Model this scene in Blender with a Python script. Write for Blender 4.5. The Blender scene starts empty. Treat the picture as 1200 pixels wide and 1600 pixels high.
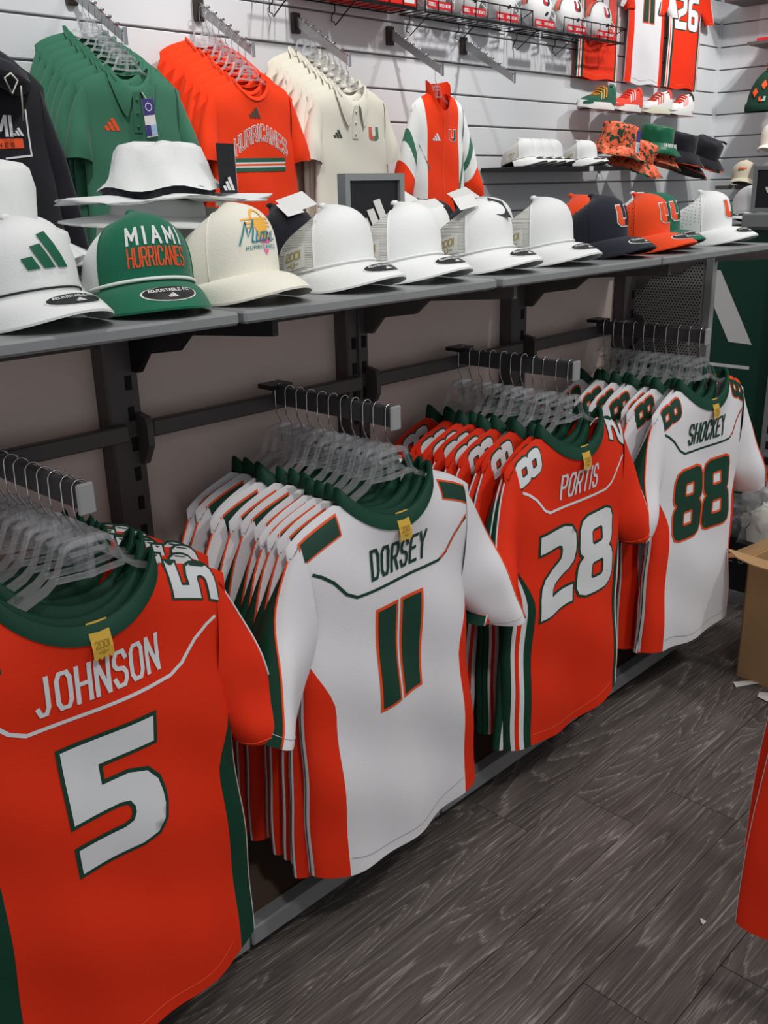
import bpy, math, random
from mathutils import Vector, Matrix, geometry
from math import sin, cos, pi, sqrt, exp, radians as rad
random.seed(7)
scene = bpy.context.scene
COL = scene.collection

# ------------------------------------------------------------------ camera
CAM_H = 1.592
cam = bpy.data.cameras.new('camera'); camo = bpy.data.objects.new('camera', cam); COL.objects.link(camo)
yaw, pit, rol = rad(45.507), rad(18.716), rad(1.384)
fw = Vector((sin(yaw)*cos(pit), cos(yaw)*cos(pit), -sin(pit)))
rt = Vector((cos(yaw), -sin(yaw), 0)); dn = fw.cross(rt)
r2 = cos(rol)*rt + sin(rol)*dn; d2 = -sin(rol)*rt + cos(rol)*dn
m = Matrix.Identity(4)
for i in range(3):
    m[i][0] = r2[i]; m[i][1] = -d2[i]; m[i][2] = -fw[i]
m[2][3] = CAM_H
camo.matrix_world = m
cam.sensor_fit = 'VERTICAL'; cam.sensor_height = 24.0; cam.lens = 1481.1/1600*24.0; cam.clip_start = 0.02
scene.camera = camo
# ------------------------------------------------------------------ light
scene.view_settings.view_transform = 'Standard'; scene.view_settings.look = 'None'
scene.view_settings.exposure = 0.0; scene.view_settings.gamma = 1.0; scene.view_settings.use_curve_mapping = False
scene.cycles.use_denoising = True
scene.cycles.transparent_max_bounces = 24
W = bpy.data.worlds.new('world'); scene.world = W; W.use_nodes = True
W.node_tree.nodes['Background'].inputs[0].default_value = (0.95, 0.97, 1.0, 1)
W.node_tree.nodes['Background'].inputs[1].default_value = 0.40
def spot(name, loc, target, power, ang=80, blend=.6, size=.06, col=(1, .97, .94)):
    l = bpy.data.lights.new(name, 'SPOT'); l.energy = power; l.spot_size = rad(ang); l.spot_blend = blend
    l.shadow_soft_size = size; l.color = col
    o = bpy.data.objects.new(name, l); COL.objects.link(o); o.location = loc
    o.rotation_euler = (Vector(target)-Vector(loc)).to_track_quat('-Z', 'Y').to_euler()
    return o
for x in (1.5, 3.1, 4.7, 6.3):
    spot('wall_spotlight', (x, 2.35, 3.45), (x+.1, 3.5, 1.75), 100, 85, .7, .05)
for x in (.9, 2.3, 3.7):
    spot('shelf_spotlight', (x+.1, .95, 3.45), (x, 1.55, 1.4), 40, 60, .8, .06)
for x in (.2, 1.9, 3.4):
    spot('aisle_spotlight', (x, -.75, 3.45), (x+.45, 1.2, .7), 105, 75, .8, .12)
spot('corner_spotlight', (5.9, 2.1, 3.45), (7.25, 2.9, 1.9), 70, 80, .8, .05)

# ------------------------------------------------------------------ materials
def lin(c):
    return tuple(((v/255)/12.92 if v/255 <= .04045 else ((v/255+.055)/1.055)**2.4) for v in c)
MATS = {}
def mat(name, rgb=(128,)*3, rough=.6, metal=0., bump=0., bscale=200., spec=.4, sheen=0., var=0.):
    if name in MATS: return MATS[name]
    M = bpy.data.materials.new(name); M.use_nodes = True; MATS[name] = M
    nt = M.node_tree; b = nt.nodes['Principled BSDF']
    c = (*lin(rgb), 1)
    b.inputs['Base Color'].default_value = c; b.inputs['Roughness'].default_value = rough
    b.inputs['Metallic'].default_value = metal; b.inputs['Specular IOR Level'].default_value = spec
    if sheen: b.inputs['Sheen Weight'].default_value = sheen
    tc = nt.nodes.new('ShaderNodeTexCoord')
    n = nt.nodes.new('ShaderNodeTexNoise'); n.inputs['Scale'].default_value = bscale; n.inputs['Detail'].default_value = 2
    nt.links.new(tc.outputs['Object'], n.inputs['Vector'])
    if bump:
        bp = nt.nodes.new('ShaderNodeBump'); bp.inputs['Strength'].default_value = bump; bp.inputs['Distance'].default_value = .002
        nt.links.new(n.outputs['Fac'], bp.inputs['Height']); nt.links.new(bp.outputs['Normal'], b.inputs['Normal'])
    if var:
        n2 = nt.nodes.new('ShaderNodeTexNoise'); n2.inputs['Scale'].default_value = bscale*.05; n2.inputs['Detail'].default_value = 3
        nt.links.new(tc.outputs['Object'], n2.inputs['Vector'])
        mx = nt.nodes.new('ShaderNodeMix'); mx.data_type = 'RGBA'
        mx.inputs[6].default_value = tuple(v*(1-var) for v in c[:3])+(1,); mx.inputs[7].default_value = tuple(min(1, v*(1+var)) for v in c[:3])+(1,)
        nt.links.new(n2.outputs['Fac'], mx.inputs[0]); nt.links.new(mx.outputs[2], b.inputs['Base Color'])
    return M
def fab(name, rgb, rough=.8, bump=.25, bscale=420, sheen=.15): return mat(name, rgb, rough, 0, bump, bscale, .25, sheen)
OR = fab('orange_polyester', (228, 48, 14), .7, sheen=0.); GR = fab('green_polyester', (16, 62, 45), .6, sheen=0.); WH = fab('white_polyester', (226, 225, 228), .75, sheen=0.)
ORT = fab('orange_cotton', (240, 60, 16), .9, sheen=.05); GRT = fab('green_knit', (56, 112, 88), .85); CRT = fab('cream_knit', (232, 229, 214), .85)
BKT = fab('black_fleece', (30, 31, 38), .95, .4); WHT = fab('white_twill', (232, 234, 233), .85)
CREAM = fab('cream_twill', (233, 230, 216), .85); GRC = fab('green_twill', (18, 104, 76), .7); ORC = fab('orange_twill', (240, 76, 26), .8)
NVY = fab('navy_twill', (30, 33, 44), .8); GOLD = fab('gold_ribbon', (205, 165, 62), .5); BEI = fab('beige_twill', (205, 197, 176), .9)
PGR = mat('green_print', (20, 62, 46), .55); PWH = mat('white_print', (222, 224, 226), .55); POR = mat('orange_print', (235, 84, 34), .55)
PBK = mat('black_print', (24, 24, 26), .5); PTEAL = mat('teal_print', (38, 128, 138), .5); PPINK = mat('pink_print', (240, 110, 165), .5); PYEL = mat('yellow_print', (240, 180, 70), .5)
PGOLD = mat('gold_print', (172, 160, 92), .5); PDG = mat('dark_green_print', (40, 92, 72), .55); PDGR = mat('grey_green_print', (66, 74, 66), .6)
PURP = mat('purple_card', (66, 56, 128), .5); CARDW = mat('white_card', (225, 225, 222), .5); CARDB = mat('black_card', (26, 27, 31), .45); LBLUE = mat('pale_blue_card', (160, 190, 220), .5)
GREY = mat('grey_powder_coat', (132, 134, 135), .42, 0, .05, 600); DGREY = mat('dark_grey_powder_coat', (84, 78, 77), .45, 0, .05, 600)
LGREY = mat('light_grey_plastic', (150, 150, 152), .45); BLK = mat('black_plastic', (22, 22, 24), .4); SLOT = mat('slot_dark', (10, 10, 11), .8)
WIRE = mat('black_wire', (20, 20, 22), .4, .3); CHROME = mat('chrome', (205, 205, 208), .14, 1.0); STEEL = mat('brushed_steel', (165, 165, 166), .3, .9)
SLAT = mat('white_laminate', (214, 217, 220), .5, 0, .03, 300); GROOVE = mat('groove_aluminium', (120, 118, 116), .5, .3)
BACKP = mat('grey_back_panel', (226, 206, 197), .6, 0, .05, 300, var=.03); KRAFT = mat('kraft_cardboard', (176, 140, 98), .85, 0, .2, 120, var=.06)
REDC = mat('red_card', (190, 22, 34), .45); GREENB = mat('green_board', (8, 62, 48), .45)
SOLEW = mat('white_rubber', (225, 225, 222), .5); SOLEC = mat('cream_rubber', (224, 224, 200), .5); SOLER = mat('red_rubber', (150, 36, 28), .5); GUM = mat('gum_lace', (214, 140, 46), .7)
STITCH_O = mat('orange_stitch', (250, 96, 60), .8); STITCH_W = mat('grey_stitch', (178, 178, 180), .8)

def clear_mat(name, tint=(.93, .94, .96), fac=.04, gloss=.08, haze=0.):
    M = bpy.data.materials.new(name); M.use_nodes = True; nt = M.node_tree; nt.nodes.clear()
    out = nt.nodes.new('ShaderNodeOutputMaterial'); mx = nt.nodes.new('ShaderNodeMixShader')
    tr = nt.nodes.new('ShaderNodeBsdfTransparent'); tr.inputs[0].default_value = (*tint, 1)
    p = nt.nodes.new('ShaderNodeBsdfGlossy'); p.inputs['Color'].default_value = (.95, .95, .96, 1); p.inputs['Roughness'].default_value = gloss
    lw = nt.nodes.new('ShaderNodeLayerWeight'); pw = nt.nodes.new('ShaderNodeMath'); pw.operation = 'POWER'; pw.inputs[1].default_value = 4.
    ad = nt.nodes.new('ShaderNodeMath'); ad.operation = 'MULTIPLY_ADD'; ad.inputs[1].default_value = .55; ad.inputs[2].default_value = fac
    nt.links.new(lw.outputs['Facing'], pw.inputs[0]); nt.links.new(pw.outputs[0], ad.inputs[0]); nt.links.new(ad.outputs[0], mx.inputs[0])
    nt.links.new(tr.outputs[0], mx.inputs[1]); nt.links.new(p.outputs[0], mx.inputs[2]); last = mx
    if haze:
        df = nt.nodes.new('ShaderNodeBsdfDiffuse'); df.inputs[0].default_value = (.93, .93, .95, 1); m2 = nt.nodes.new('ShaderNodeMixShader'); m2.inputs[0].default_value = haze
        nt.links.new(mx.outputs[0], m2.inputs[1]); nt.links.new(df.outputs[0], m2.inputs[2]); last = m2
    nt.links.new(last.outputs[0], out.inputs[0])
    MATS[name] = M; return M
CLEAR = clear_mat('clear_plastic', (.975, .98, .985), .20, .06, .10); BAGP = clear_mat('clear_film', (.97, .975, .98), .12, .22, .10); BOXP = clear_mat('clear_box_plastic', (.99, .99, .995), .03, .05, .015)

def mesh_mat(name, rgb, dark):       # open trucker mesh: woven threads with holes
    M = bpy.data.materials.new(name); M.use_nodes = True; nt = M.node_tree; b = nt.nodes['Principled BSDF']
    tc = nt.nodes.new('ShaderNodeTexCoord'); w = nt.nodes.new('ShaderNodeTexWave'); w.bands_direction = 'Z'; w.inputs['Scale'].default_value = 110
    nt.links.new(tc.outputs['Object'], w.inputs['Vector'])
    mx = nt.nodes.new('ShaderNodeMix'); mx.data_type = 'RGBA'; mx.inputs[6].default_value = (*lin(dark), 1); mx.inputs[7].default_value = (*lin(rgb), 1)
    nt.links.new(w.outputs['Fac'], mx.inputs[0]); nt.links.new(mx.outputs[2], b.inputs['Base Color']); b.inputs['Roughness'].default_value = .8
    bp = nt.nodes.new('ShaderNodeBump'); bp.inputs['Strength'].default_value = .6; bp.inputs['Distance'].default_value = .002
    nt.links.new(w.outputs['Fac'], bp.inputs['Height']); nt.links.new(bp.outputs['Normal'], b.inputs['Normal'])
    MATS[name] = M; return M
TMESH = mesh_mat('trucker_mesh', (228, 228, 222), (196, 195, 188))
def pattern_mat(name, c1, c2, c3, scale):
    M = bpy.data.materials.new(name); M.use_nodes = True; nt = M.node_tree; b = nt.nodes['Principled BSDF']; b.inputs['Roughness'].default_value = .85
    tc = nt.nodes.new('ShaderNodeTexCoord'); v = nt.nodes.new('ShaderNodeTexVoronoi'); v.inputs['Scale'].default_value = scale
    nt.links.new(tc.outputs['Object'], v.inputs['Vector'])
    r = nt.nodes.new('ShaderNodeValToRGB'); r.color_ramp.interpolation = 'CONSTANT'
    e = r.color_ramp.elements; e[0].color = (*lin(c2), 1); e[1].position = .36; e[1].color = (*lin(c3), 1)
    k = e.new(.42); k.color = (*lin(c1), 1)
    nt.links.new(v.outputs['Distance'], r.inputs['Fac']); nt.links.new(r.outputs[0], b.inputs['Base Color'])
    MATS[name] = M; return M
def floral_mat():
    M = bpy.data.materials.new('orange_floral_cotton'); M.use_nodes = True; nt = M.node_tree; b = nt.nodes['Principled BSDF']; b.inputs['Roughness'].default_value = .85
    tc = nt.nodes.new('ShaderNodeTexCoord'); n = nt.nodes.new('ShaderNodeTexNoise'); n.inputs['Scale'].default_value = 34; n.inputs['Detail'].default_value = 1.5; n.inputs['Distortion'].default_value = .8
    nt.links.new(tc.outputs['Object'], n.inputs['Vector']); r = nt.nodes.new('ShaderNodeValToRGB'); r.color_ramp.interpolation = 'CONSTANT'; e = r.color_ramp.elements
    e[0].color = (*lin((24, 70, 50)), 1); e[1].position = .42; e[1].color = (*lin((70, 54, 34)), 1)
    for q, c in ((.445, (238, 104, 66)), (.60, (246, 150, 116)), (.66, (222, 82, 44))): k = e.new(q); k.color = (*lin(c), 1)
    nt.links.new(n.outputs['Fac'], r.inputs['Fac']); nt.links.new(r.outputs[0], b.inputs['Base Color']); MATS['floral'] = M; return M
PATT = floral_mat()
def perf_mat(name):
    M = bpy.data.materials.new(name); M.use_nodes = True; nt = M.node_tree; b = nt.nodes['Principled BSDF']; b.inputs['Roughness'].default_value = .45
    b.inputs['Base Color'].default_value = (*lin((150, 148, 147)), 1); MATS[name] = M; return M
PERF = perf_mat('perforated_steel')
def wood_mat():
    M = bpy.data.materials.new('grey_oak_vinyl'); M.use_nodes = True; nt = M.node_tree; b = nt.nodes['Principled BSDF']
    N = nt.nodes.new; L = nt.links.new
    tc = N('ShaderNodeTexCoord'); oi = N('ShaderNodeObjectInfo'); cb = N('ShaderNodeCombineXYZ')
    mul = N('ShaderNodeMath'); mul.operation = 'MULTIPLY'; mul.inputs[1].default_value = 37.
    L(oi.outputs['Random'], mul.inputs[0]); L(mul.outputs[0], cb.inputs[0]); L(mul.outputs[0], cb.inputs[1])
    add = N('ShaderNodeVectorMath'); L(tc.outputs['Object'], add.inputs[0]); L(cb.outputs[0], add.inputs[1])
    def noise(sx, sy, det, dist=0., rough=.55):
        mp = N('ShaderNodeMapping'); mp.inputs['Scale'].default_value = (sx, sy, 1); L(add.outputs[0], mp.inputs[0])
        n = N('ShaderNodeTexNoise'); n.inputs['Scale'].default_value = 1; n.inputs['Detail'].default_value = det; n.inputs['Distortion'].default_value = dist; n.inputs['Roughness'].default_value = rough
        L(mp.outputs[0], n.inputs[0]); return n.outputs['Fac']
    big = noise(.7, 6, 1.5, .35)                     # cathedral figure: contour lines of a stretched field
    fine = noise(3.5, 170, 4, .1, .7); blot = noise(2.2, 8, 3); ticks = noise(14, 230, 2)
    k = N('ShaderNodeMath'); k.operation = 'MULTIPLY'; k.inputs[1].default_value = 24.; L(big, k.inputs[0])
    j = N('ShaderNodeMath'); j.operation = 'MULTIPLY_ADD'; j.inputs[1].default_value = 1.0; L(fine, j.inputs[0]); L(k.outputs[0], j.inputs[2])
    fr = N('ShaderNodeMath'); fr.operation = 'FRACT'; L(j.outputs[0], fr.inputs[0])
    rp = N('ShaderNodeValToRGB'); L(fr.outputs[0], rp.inputs[0])
    e = rp.color_ramp.elements; e[0].position = 0; e[0].color = (*lin((80, 75, 73)), 1); e[1].position = 1.; e[1].color = (*lin((92, 87, 84)), 1)
    for p, c in ((.6, (90, 85, 82)), (.88, (98, 93, 90)), (.955, (142, 138, 134))): q = e.new(p); q.color = (*lin(c), 1)
    r2 = N('ShaderNodeValToRGB'); L(fine, r2.inputs[0]); r2.color_ramp.elements[0].position = .36; r2.color_ramp.elements[1].position = .66
    r2.color_ramp.elements[0].color = (.55, .54, .54, 1); r2.color_ramp.elements[1].color = (1.3, 1.3, 1.3, 1)
    m0 = N('ShaderNodeMix'); m0.data_type = 'RGBA'; m0.blend_type = 'MULTIPLY'; m0.inputs[0].default_value = .8; L(rp.outputs[0], m0.inputs[6]); L(r2.outputs[0], m0.inputs[7])
    r4 = N('ShaderNodeValToRGB'); L(ticks, r4.inputs[0]); r4.color_ramp.elements[0].position = .66; r4.color_ramp.elements[1].position = .74; r4.color_ramp.elements[0].color = (0, 0, 0, 1); r4.color_ramp.elements[1].color = (.055, .053, .05, 1)
    m1 = N('ShaderNodeMix'); m1.data_type = 'RGBA'; m1.blend_type = 'ADD'; m1.inputs[0].default_value = 1; L(m0.outputs[2], m1.inputs[6]); L(r4.outputs[0], m1.inputs[7])
    r3 = N('ShaderNodeValToRGB'); L(blot, r3.inputs[0]); r3.color_ramp.elements[0].position = .3; r3.color_ramp.elements[1].position = .7
    r3.color_ramp.elements[0].color = (.92, .90, .89, 1); r3.color_ramp.elements[1].color = (1.36, 1.32, 1.30, 1)
    m2 = N('ShaderNodeMix'); m2.data_type = 'RGBA'; m2.blend_type = 'MULTIPLY'; m2.inputs[0].default_value = 1; L(m1.outputs[2], m2.inputs[6]); L(r3.outputs[0], m2.inputs[7])
    L(m2.outputs[2], b.inputs['Base Color']); b.inputs['Roughness'].default_value = .55; b.inputs['Specular IOR Level'].default_value = .35
    bp = N('ShaderNodeBump'); bp.inputs['Strength'].default_value = .25; bp.inputs['Distance'].default_value = .001; L(fr.outputs[0], bp.inputs['Height']); L(bp.outputs[0], b.inputs['Normal'])
    return M
WOOD = wood_mat()

# ------------------------------------------------------------------ builders
class MB:
    def __init__(s): s.v = []; s.f = []; s.m = []
    def add(s, v, f, mi=0):
        o = len(s.v); s.v += [tuple(p) for p in v]; s.f += [tuple(i+o for i in q) for q in f]; s.m += [mi]*len(f)
    def box(s, x0, x1, y0, y1, z0, z1, mi=0, c=0.):
        if c <= 0:
            v = [(x, y, z) for x in (x0, x1) for y in (y0, y1) for z in (z0, z1)]
            s.add(v, [(0, 1, 3, 2), (4, 6, 7, 5), (0, 4, 5, 1), (2, 3, 7, 6), (0, 2, 6, 4), (1, 5, 7, 3)], mi); return
        def ring(d, z): return [(x0+d, y0, z), (x1-d, y0, z), (x1, y0+d, z), (x1, y1-d, z), (x1-d, y1, z), (x0+d, y1, z), (x0, y1-d, z), (x0, y0+d, z)]
        def inset(z): return [(x0+c, y0+c, z), (x1-c, y0+c, z), (x1-c, y0+c, z), (x1-c, y1-c, z), (x1-c, y1-c, z), (x0+c, y1-c, z), (x0+c, y1-c, z), (x0+c, y0+c, z)]
        R = [inset(z0), ring(c, z0+c), ring(c, z1-c), inset(z1)]; v = sum(R, []); f = []
        for k in range(3):
            for i in range(8): f.append((k*8+i, k*8+(i+1) % 8, k*8+8+(i+1) % 8, k*8+8+i))
        f += [tuple(range(7, -1, -1)), tuple(range(24, 32))]; s.add(v, f, mi)
    def grid(s, nu, nv, fn, mi=0, cu=False, keep=None):
        nc = nu if cu else nu+1
        v = [fn(i/nu, j/nv) for j in range(nv+1) for i in range(nc)]
        o = len(s.v); s.v += [tuple(p) for p in v]
        for j in range(nv):
            for i in range(nu):
                k = keep(i, j) if keep else mi
                if k is None: continue
                a = j*nc+i; b = j*nc+(i+1) % nc
                s.f.append((o+a, o+b, o+b+nc, o+a+nc)); s.m.append(k)
    def tube(s, pts, r, n=6, mi=0, cap=True):
        P = [Vector(p) for p in pts]; v = []; u = None
        for i, p in enumerate(P):
            t = (P[min(i+1, len(P)-1)]-P[max(i-1, 0)]).normalized()
            if u is None: u = t.orthogonal().normalized()
            u = (u-t*u.dot(t)); u = u.normalized() if u.length > 1e-6 else t.orthogonal().normalized(); w = t.cross(u)
            rr = r[i] if isinstance(r, (list, tuple)) else r
            v += [p+(u*cos(2*pi*k/n)+w*sin(2*pi*k/n))*rr for k in range(n)]
        f = [(j*n+k, j*n+(k+1) % n, j*n+n+(k+1) % n, j*n+n+k) for j in range(len(P)-1) for k in range(n)]
        if cap: f += [tuple(range(n-1, -1, -1)), tuple(range((len(P)-1)*n, len(P)*n))]
        s.add(v, f, mi)
    def sweep(s, pts, hw, hh, up, mi=0):              # rectangular bar along a path
        P = [Vector(p) for p in pts]; up = Vector(up); v = []
        for i, p in enumerate(P):
            t = (P[min(i+1, len(P)-1)]-P[max(i-1, 0)]).normalized(); a = up; b = t.cross(a).normalized()
            v += [p+a*hh+b*hw, p-a*hh+b*hw, p-a*hh-b*hw, p+a*hh-b*hw]
        f = [(j*4+k, j*4+(k+1) % 4, j*4+4+(k+1) % 4, j*4+4+k) for j in range(len(P)-1) for k in range(4)]
        f += [(3, 2, 1, 0), tuple(range(len(P)*4-4, len(P)*4))]; s.add(v, f, mi)
    def lathe(s, prof, n=24, mi=0, wob=None):
        def fn(u, v):
            i = v*(len(prof)-1); k = min(int(i), len(prof)-2); t = i-k
            r = prof[k][0]*(1-t)+prof[k+1][0]*t; z = prof[k][1]*(1-t)+prof[k+1][1]*t
            a = 2*pi*u; p = (r*cos(a), r*sin(a), z)
            return wob(p, a, v) if wob else p
        s.grid(n, len(prof)-1, fn, mi, cu=True)
    def poly(s, pts, d, mi=0):                        # polygon (3-D points) thickened along vector d
        n = len(pts); d = Vector(d); v = [Vector(p) for p in pts]; v += [p+d for p in v]
        s.add(v, [tuple(range(n-1, -1, -1)), tuple(range(n, 2*n))]+[(i, (i+1) % n, n+(i+1) % n, n+i) for i in range(n)], mi)
    def build(s, name, mats, parent=None, smooth=True):
        me = bpy.data.meshes.new(name); me.from_pydata(s.v, [], s.f)
        for M in (mats if isinstance(mats, (list, tuple)) else [mats]): me.materials.append(M)
        if any(s.m): me.polygons.foreach_set('material_index', s.m)
        if smooth: me.polygons.foreach_set('use_smooth', [True]*len(s.f))
        me.update()
        o = bpy.data.objects.new(name, me); COL.objects.link(o)
        if parent: o.parent = parent
        return o
def tag(o, label, cat, group=None, kind=None):
    if label: o['label'] = label
    if cat: o['category'] = cat
    if group: o['group'] = group
    if kind: o['kind'] = kind
    return o
def thing(name, label, cat, loc=(0, 0, 0), rot=(0, 0, 0), group=None):
    o = bpy.data.objects.new(name, None); COL.objects.link(o); o.empty_display_size = .05
    o.location = loc; o.rotation_euler = rot if isinstance(rot, (tuple, list)) else (0, 0, rot)
    return tag(o, label, cat, group)
def dup(root, loc, rot, label, group=None, skip=()):
    r = root.copy(); COL.objects.link(r); r.location = loc; r.rotation_euler = rot if isinstance(rot, (tuple, list)) else (0, 0, rot)
    r['label'] = label
    if group: r['group'] = group
    for ch in list(root.children):
        if ch.name.split('.')[0] in skip: continue
        c = ch.copy(); COL.objects.link(c); c.parent = r
        for g in list(ch.children):
            d = g.copy(); COL.objects.link(d); d.parent = c
    return r
def box_obj(name, dims, M, parent=None, c=0., smooth=False):
    b = MB(); b.box(*dims, 0, c); return b.build(name, M, parent, smooth)
def struct(o): o['kind'] = 'structure'; return o
def resample(pts, step, keep=0.):
    out = [pts[0]]
    for a, b in zip(pts, pts[1:]):
        n = max(1, int(math.hypot(b[0]-a[0], b[1]-a[1])/step+.999))
        L = math.hypot(b[0]-a[0], b[1]-a[1])
        out += [(a[0]+(b[0]-a[0])*i/n, a[1]+(b[1]-a[1])*i/n) for i in range(1, n) if L*i/n > keep and L*(1-i/n) > keep]+[b]
    return out
def ribbon(mb, pts, w, surf, mi=0, step=.02, ext=0., nw=2):
    closed = math.hypot(pts[0][0]-pts[-1][0], pts[0][1]-pts[-1][1]) < 1e-6
    pts = list(pts)
    if ext and not closed:
        for e in (0, -1):
            a, b = (pts[0], pts[1]) if e == 0 else (pts[-1], pts[-2]); L = math.hypot(a[0]-b[0], a[1]-b[1])
            pts[e] = (a[0]+(a[0]-b[0])/L*ext, a[1]+(a[1]-b[1])/L*ext)
    P = resample(pts, step, w*.6); n = len(P); offs = []
    for i, p in enumerate(P):
        if closed: a = P[i-1] if i else P[-2]; b = P[i+1] if i < n-1 else P[1]
        else: a = P[max(i-1, 0)]; b = P[min(i+1, n-1)]
        def nrm(q, r):
            dx, dy = r[0]-q[0], r[1]-q[1]; L = math.hypot(dx, dy) or 1; return (-dy/L, dx/L)
        n1 = nrm(a, p) if a != p else nrm(p, b); n2 = nrm(p, b) if b != p else n1
        mx, my = n1[0]+n2[0], n1[1]+n2[1]; L2 = mx*mx+my*my
        k = min(2/L2, 1.3) if L2 > .3 else 1.3
        offs.append((mx*k, my*k) if L2 > .3 else n1)
    v = [surf(p[0]+o[0]*w*(j/nw-.5), p[1]+o[1]*w*(j/nw-.5)) for p, o in zip(P, offs) for j in range(nw+1)]
    f = [(i*(nw+1)+j, i*(nw+1)+j+1, (i+1)*(nw+1)+j+1, (i+1)*(nw+1)+j) for i in range(n-1) for j in range(nw)]
    mb.add(v, f, mi)
def quad(mb, c, surf, mi=0, n=4):                     # bilinear patch conforming to a surface
    def fn(u, v):
        x = (c[0][0]*(1-u)+c[1][0]*u)*(1-v)+(c[3][0]*(1-u)+c[2][0]*u)*v; y = (c[0][1]*(1-u)+c[1][1]*u)*(1-v)+(c[3][1]*(1-u)+c[2][1]*u)*v
        return surf(x, y)
    mb.grid(n, n, fn, mi)
O_ = [(0, .18), (0, .82), (.22, 1), (.78, 1), (1, .82), (1, .18), (.78, 0), (.22, 0), (0, .18)]
FONT = {'A': [[(0, 0), (.47, 1)], [(.53, 1), (1, 0)], [(.22, .34), (.78, .34)]], 'B': [[(0, 0), (0, 1), (.75, 1), (1, .85), (1, .65), (.75, .52), (0, .52)], [(.75, .52), (1, .38), (1, .15), (.75, 0), (0, 0)]],
 'C': [[(1, .75), (1, .85), (.78, 1), (.22, 1), (0, .82), (0, .18), (.22, 0), (.78, 0), (1, .15), (1, .25)]], 'D': [[(0, 0), (0, 1), (.7, 1), (1, .8), (1, .2), (.7, 0), (0, 0)]],
 'E': [[(1, 1), (0, 1), (0, 0), (1, 0)], [(0, .52), (.8, .52)]], 'F': [[(1, 1), (0, 1), (0, 0)], [(0, .52), (.8, .52)]], 'H': [[(0, 0), (0, 1)], [(1, 0), (1, 1)], [(0, .5), (1, .5)]],
 'I': [[(.5, 0), (.5, 1)]], 'J': [[(.8, 1), (.8, .18), (.6, 0), (.2, 0), (0, .18)]], 'K': [[(0, 0), (0, 1)], [(1, 1), (.05, .45)], [(.3, .62), (1, 0)]], 'L': [[(0, 1), (0, 0), (1, 0)]],
 'M': [[(0, 0), (0, 1)], [(.05, .97), (.5, .3)], [(.5, .3), (.95, .97)], [(1, 0), (1, 1)]], 'N': [[(0, 0), (0, 1)], [(.05, .97), (.95, .03)], [(1, 0), (1, 1)]], 'O': [O_], '0': [O_], 'P': [[(0, 0), (0, 1), (.78, 1), (1, .85), (1, .6), (.78, .46), (0, .46)]],
 'R': [[(0, 0), (0, 1), (.78, 1), (1, .85), (1, .62), (.78, .48), (0, .48)], [(.55, .48), (1, 0)]], 'S': [[(1, .8), (.78, 1), (.22, 1), (0, .84), (0, .66), (.2, .53), (.8, .47), (1, .34), (1, .16), (.78, 0), (.22, 0), (0, .2)]],
 'T': [[(0, 1), (1, 1)], [(.5, 1), (.5, 0)]], 'U': [[(0, 1), (0, .18), (.22, 0), (.78, 0), (1, .18), (1, 1)]], 'Y': [[(0, 1), (.5, .5), (1, 1)], [(.5, .5), (.5, 0)]],
 '1': [[(.5, 0), (.5, 1)]], '2': [[(0, .8), (.2, 1), (.8, 1), (1, .84), (1, .64), (.8, .52), (.2, .42), (0, .28), (0, 0), (1, 0)]], '-': [[(0, .5), (1, .5)]], ' ': []}
def text(mb, s, cx, cz, h, lw, gap, sw, surf, mi=0, arc=None, slant=0., ext=.5):
    ws = [lw*(.18 if c in 'I1' else 1.2 if c == 'M' else .5 if c == ' ' else 1) for c in s]; tot = sum(ws)+gap*(len(s)-1); x = cx-tot/2
    for c, w in zip(s, ws):
        for st in FONT[c]:
            pts = [(x+px*w+(pz-.5)*h*slant, cz+(pz-.5)*h) for px, pz in st]
            if arc: pts = [(a, b+arc(a)) for a, b in pts]
            ribbon(mb, pts, sw, surf, mi, .02, sw*ext)
        x += w+gap
H8 = lambda a, b: [(.37, a), (.63, a), (.67, a+.03), (.67, b-.03), (.63, b), (.37, b), (.33, b-.03), (.33, a+.03)]
DIG = {'5': ([(0, 1), (1, 1), (.98, .79), (.36, .79), (.36, .62), (.66, .62), (.86, .57), (.97, .46), (1, .34), (1, .24), (.96, .12), (.86, .04), (.68, 0), (0, 0), (0, .205), (.52, .205), (.62, .23), (.66, .29), (.66, .34), (.62, .40), (.52, .42), (0, .42)], []),
 '2': ([(0, 1), (.68, 1), (.88, .96), (.98, .86), (1, .74), (1, .64), (.97, .52), (.86, .44), (.68, .39), (.46, .34), (.37, .30), (.34, .235), (.34, .21), (1, .21), (1, 0), (0, 0), (0, .26), (.03, .38), (.13, .47), (.3, .52), (.55, .57), (.64, .61), (.66, .66), (.66, .72), (.63, .77), (.55, .79), (0, .79)], []),
 '8': ([(.22, 1), (.78, 1), (.93, .96), (1, .86), (1, .64), (.97, .57), (.88, .51), (.97, .45), (1, .37), (1, .14), (.93, .04), (.78, 0), (.22, 0), (.07, .04), (0, .14), (0, .37), (.03, .45), (.12, .51), (.03, .57), (0, .64), (0, .86), (.07, .96)], [H8(.62, .81), H8(.19, .40)]),
 '6': ([(.3, 1), (.95, 1), (.95, .8), (.5, .8), (.38, .76), (.34, .7), (.34, .6), (.75, .6), (.92, .55), (1, .44), (1, .14), (.93, .04), (.78, 0), (.22, 0), (.07, .04), (0, .14), (0, .8), (.08, .94)], [H8(.19, .41)]), '1': ([(0, 0), (1, 0), (1, 1), (0, 1)], [])}
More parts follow.
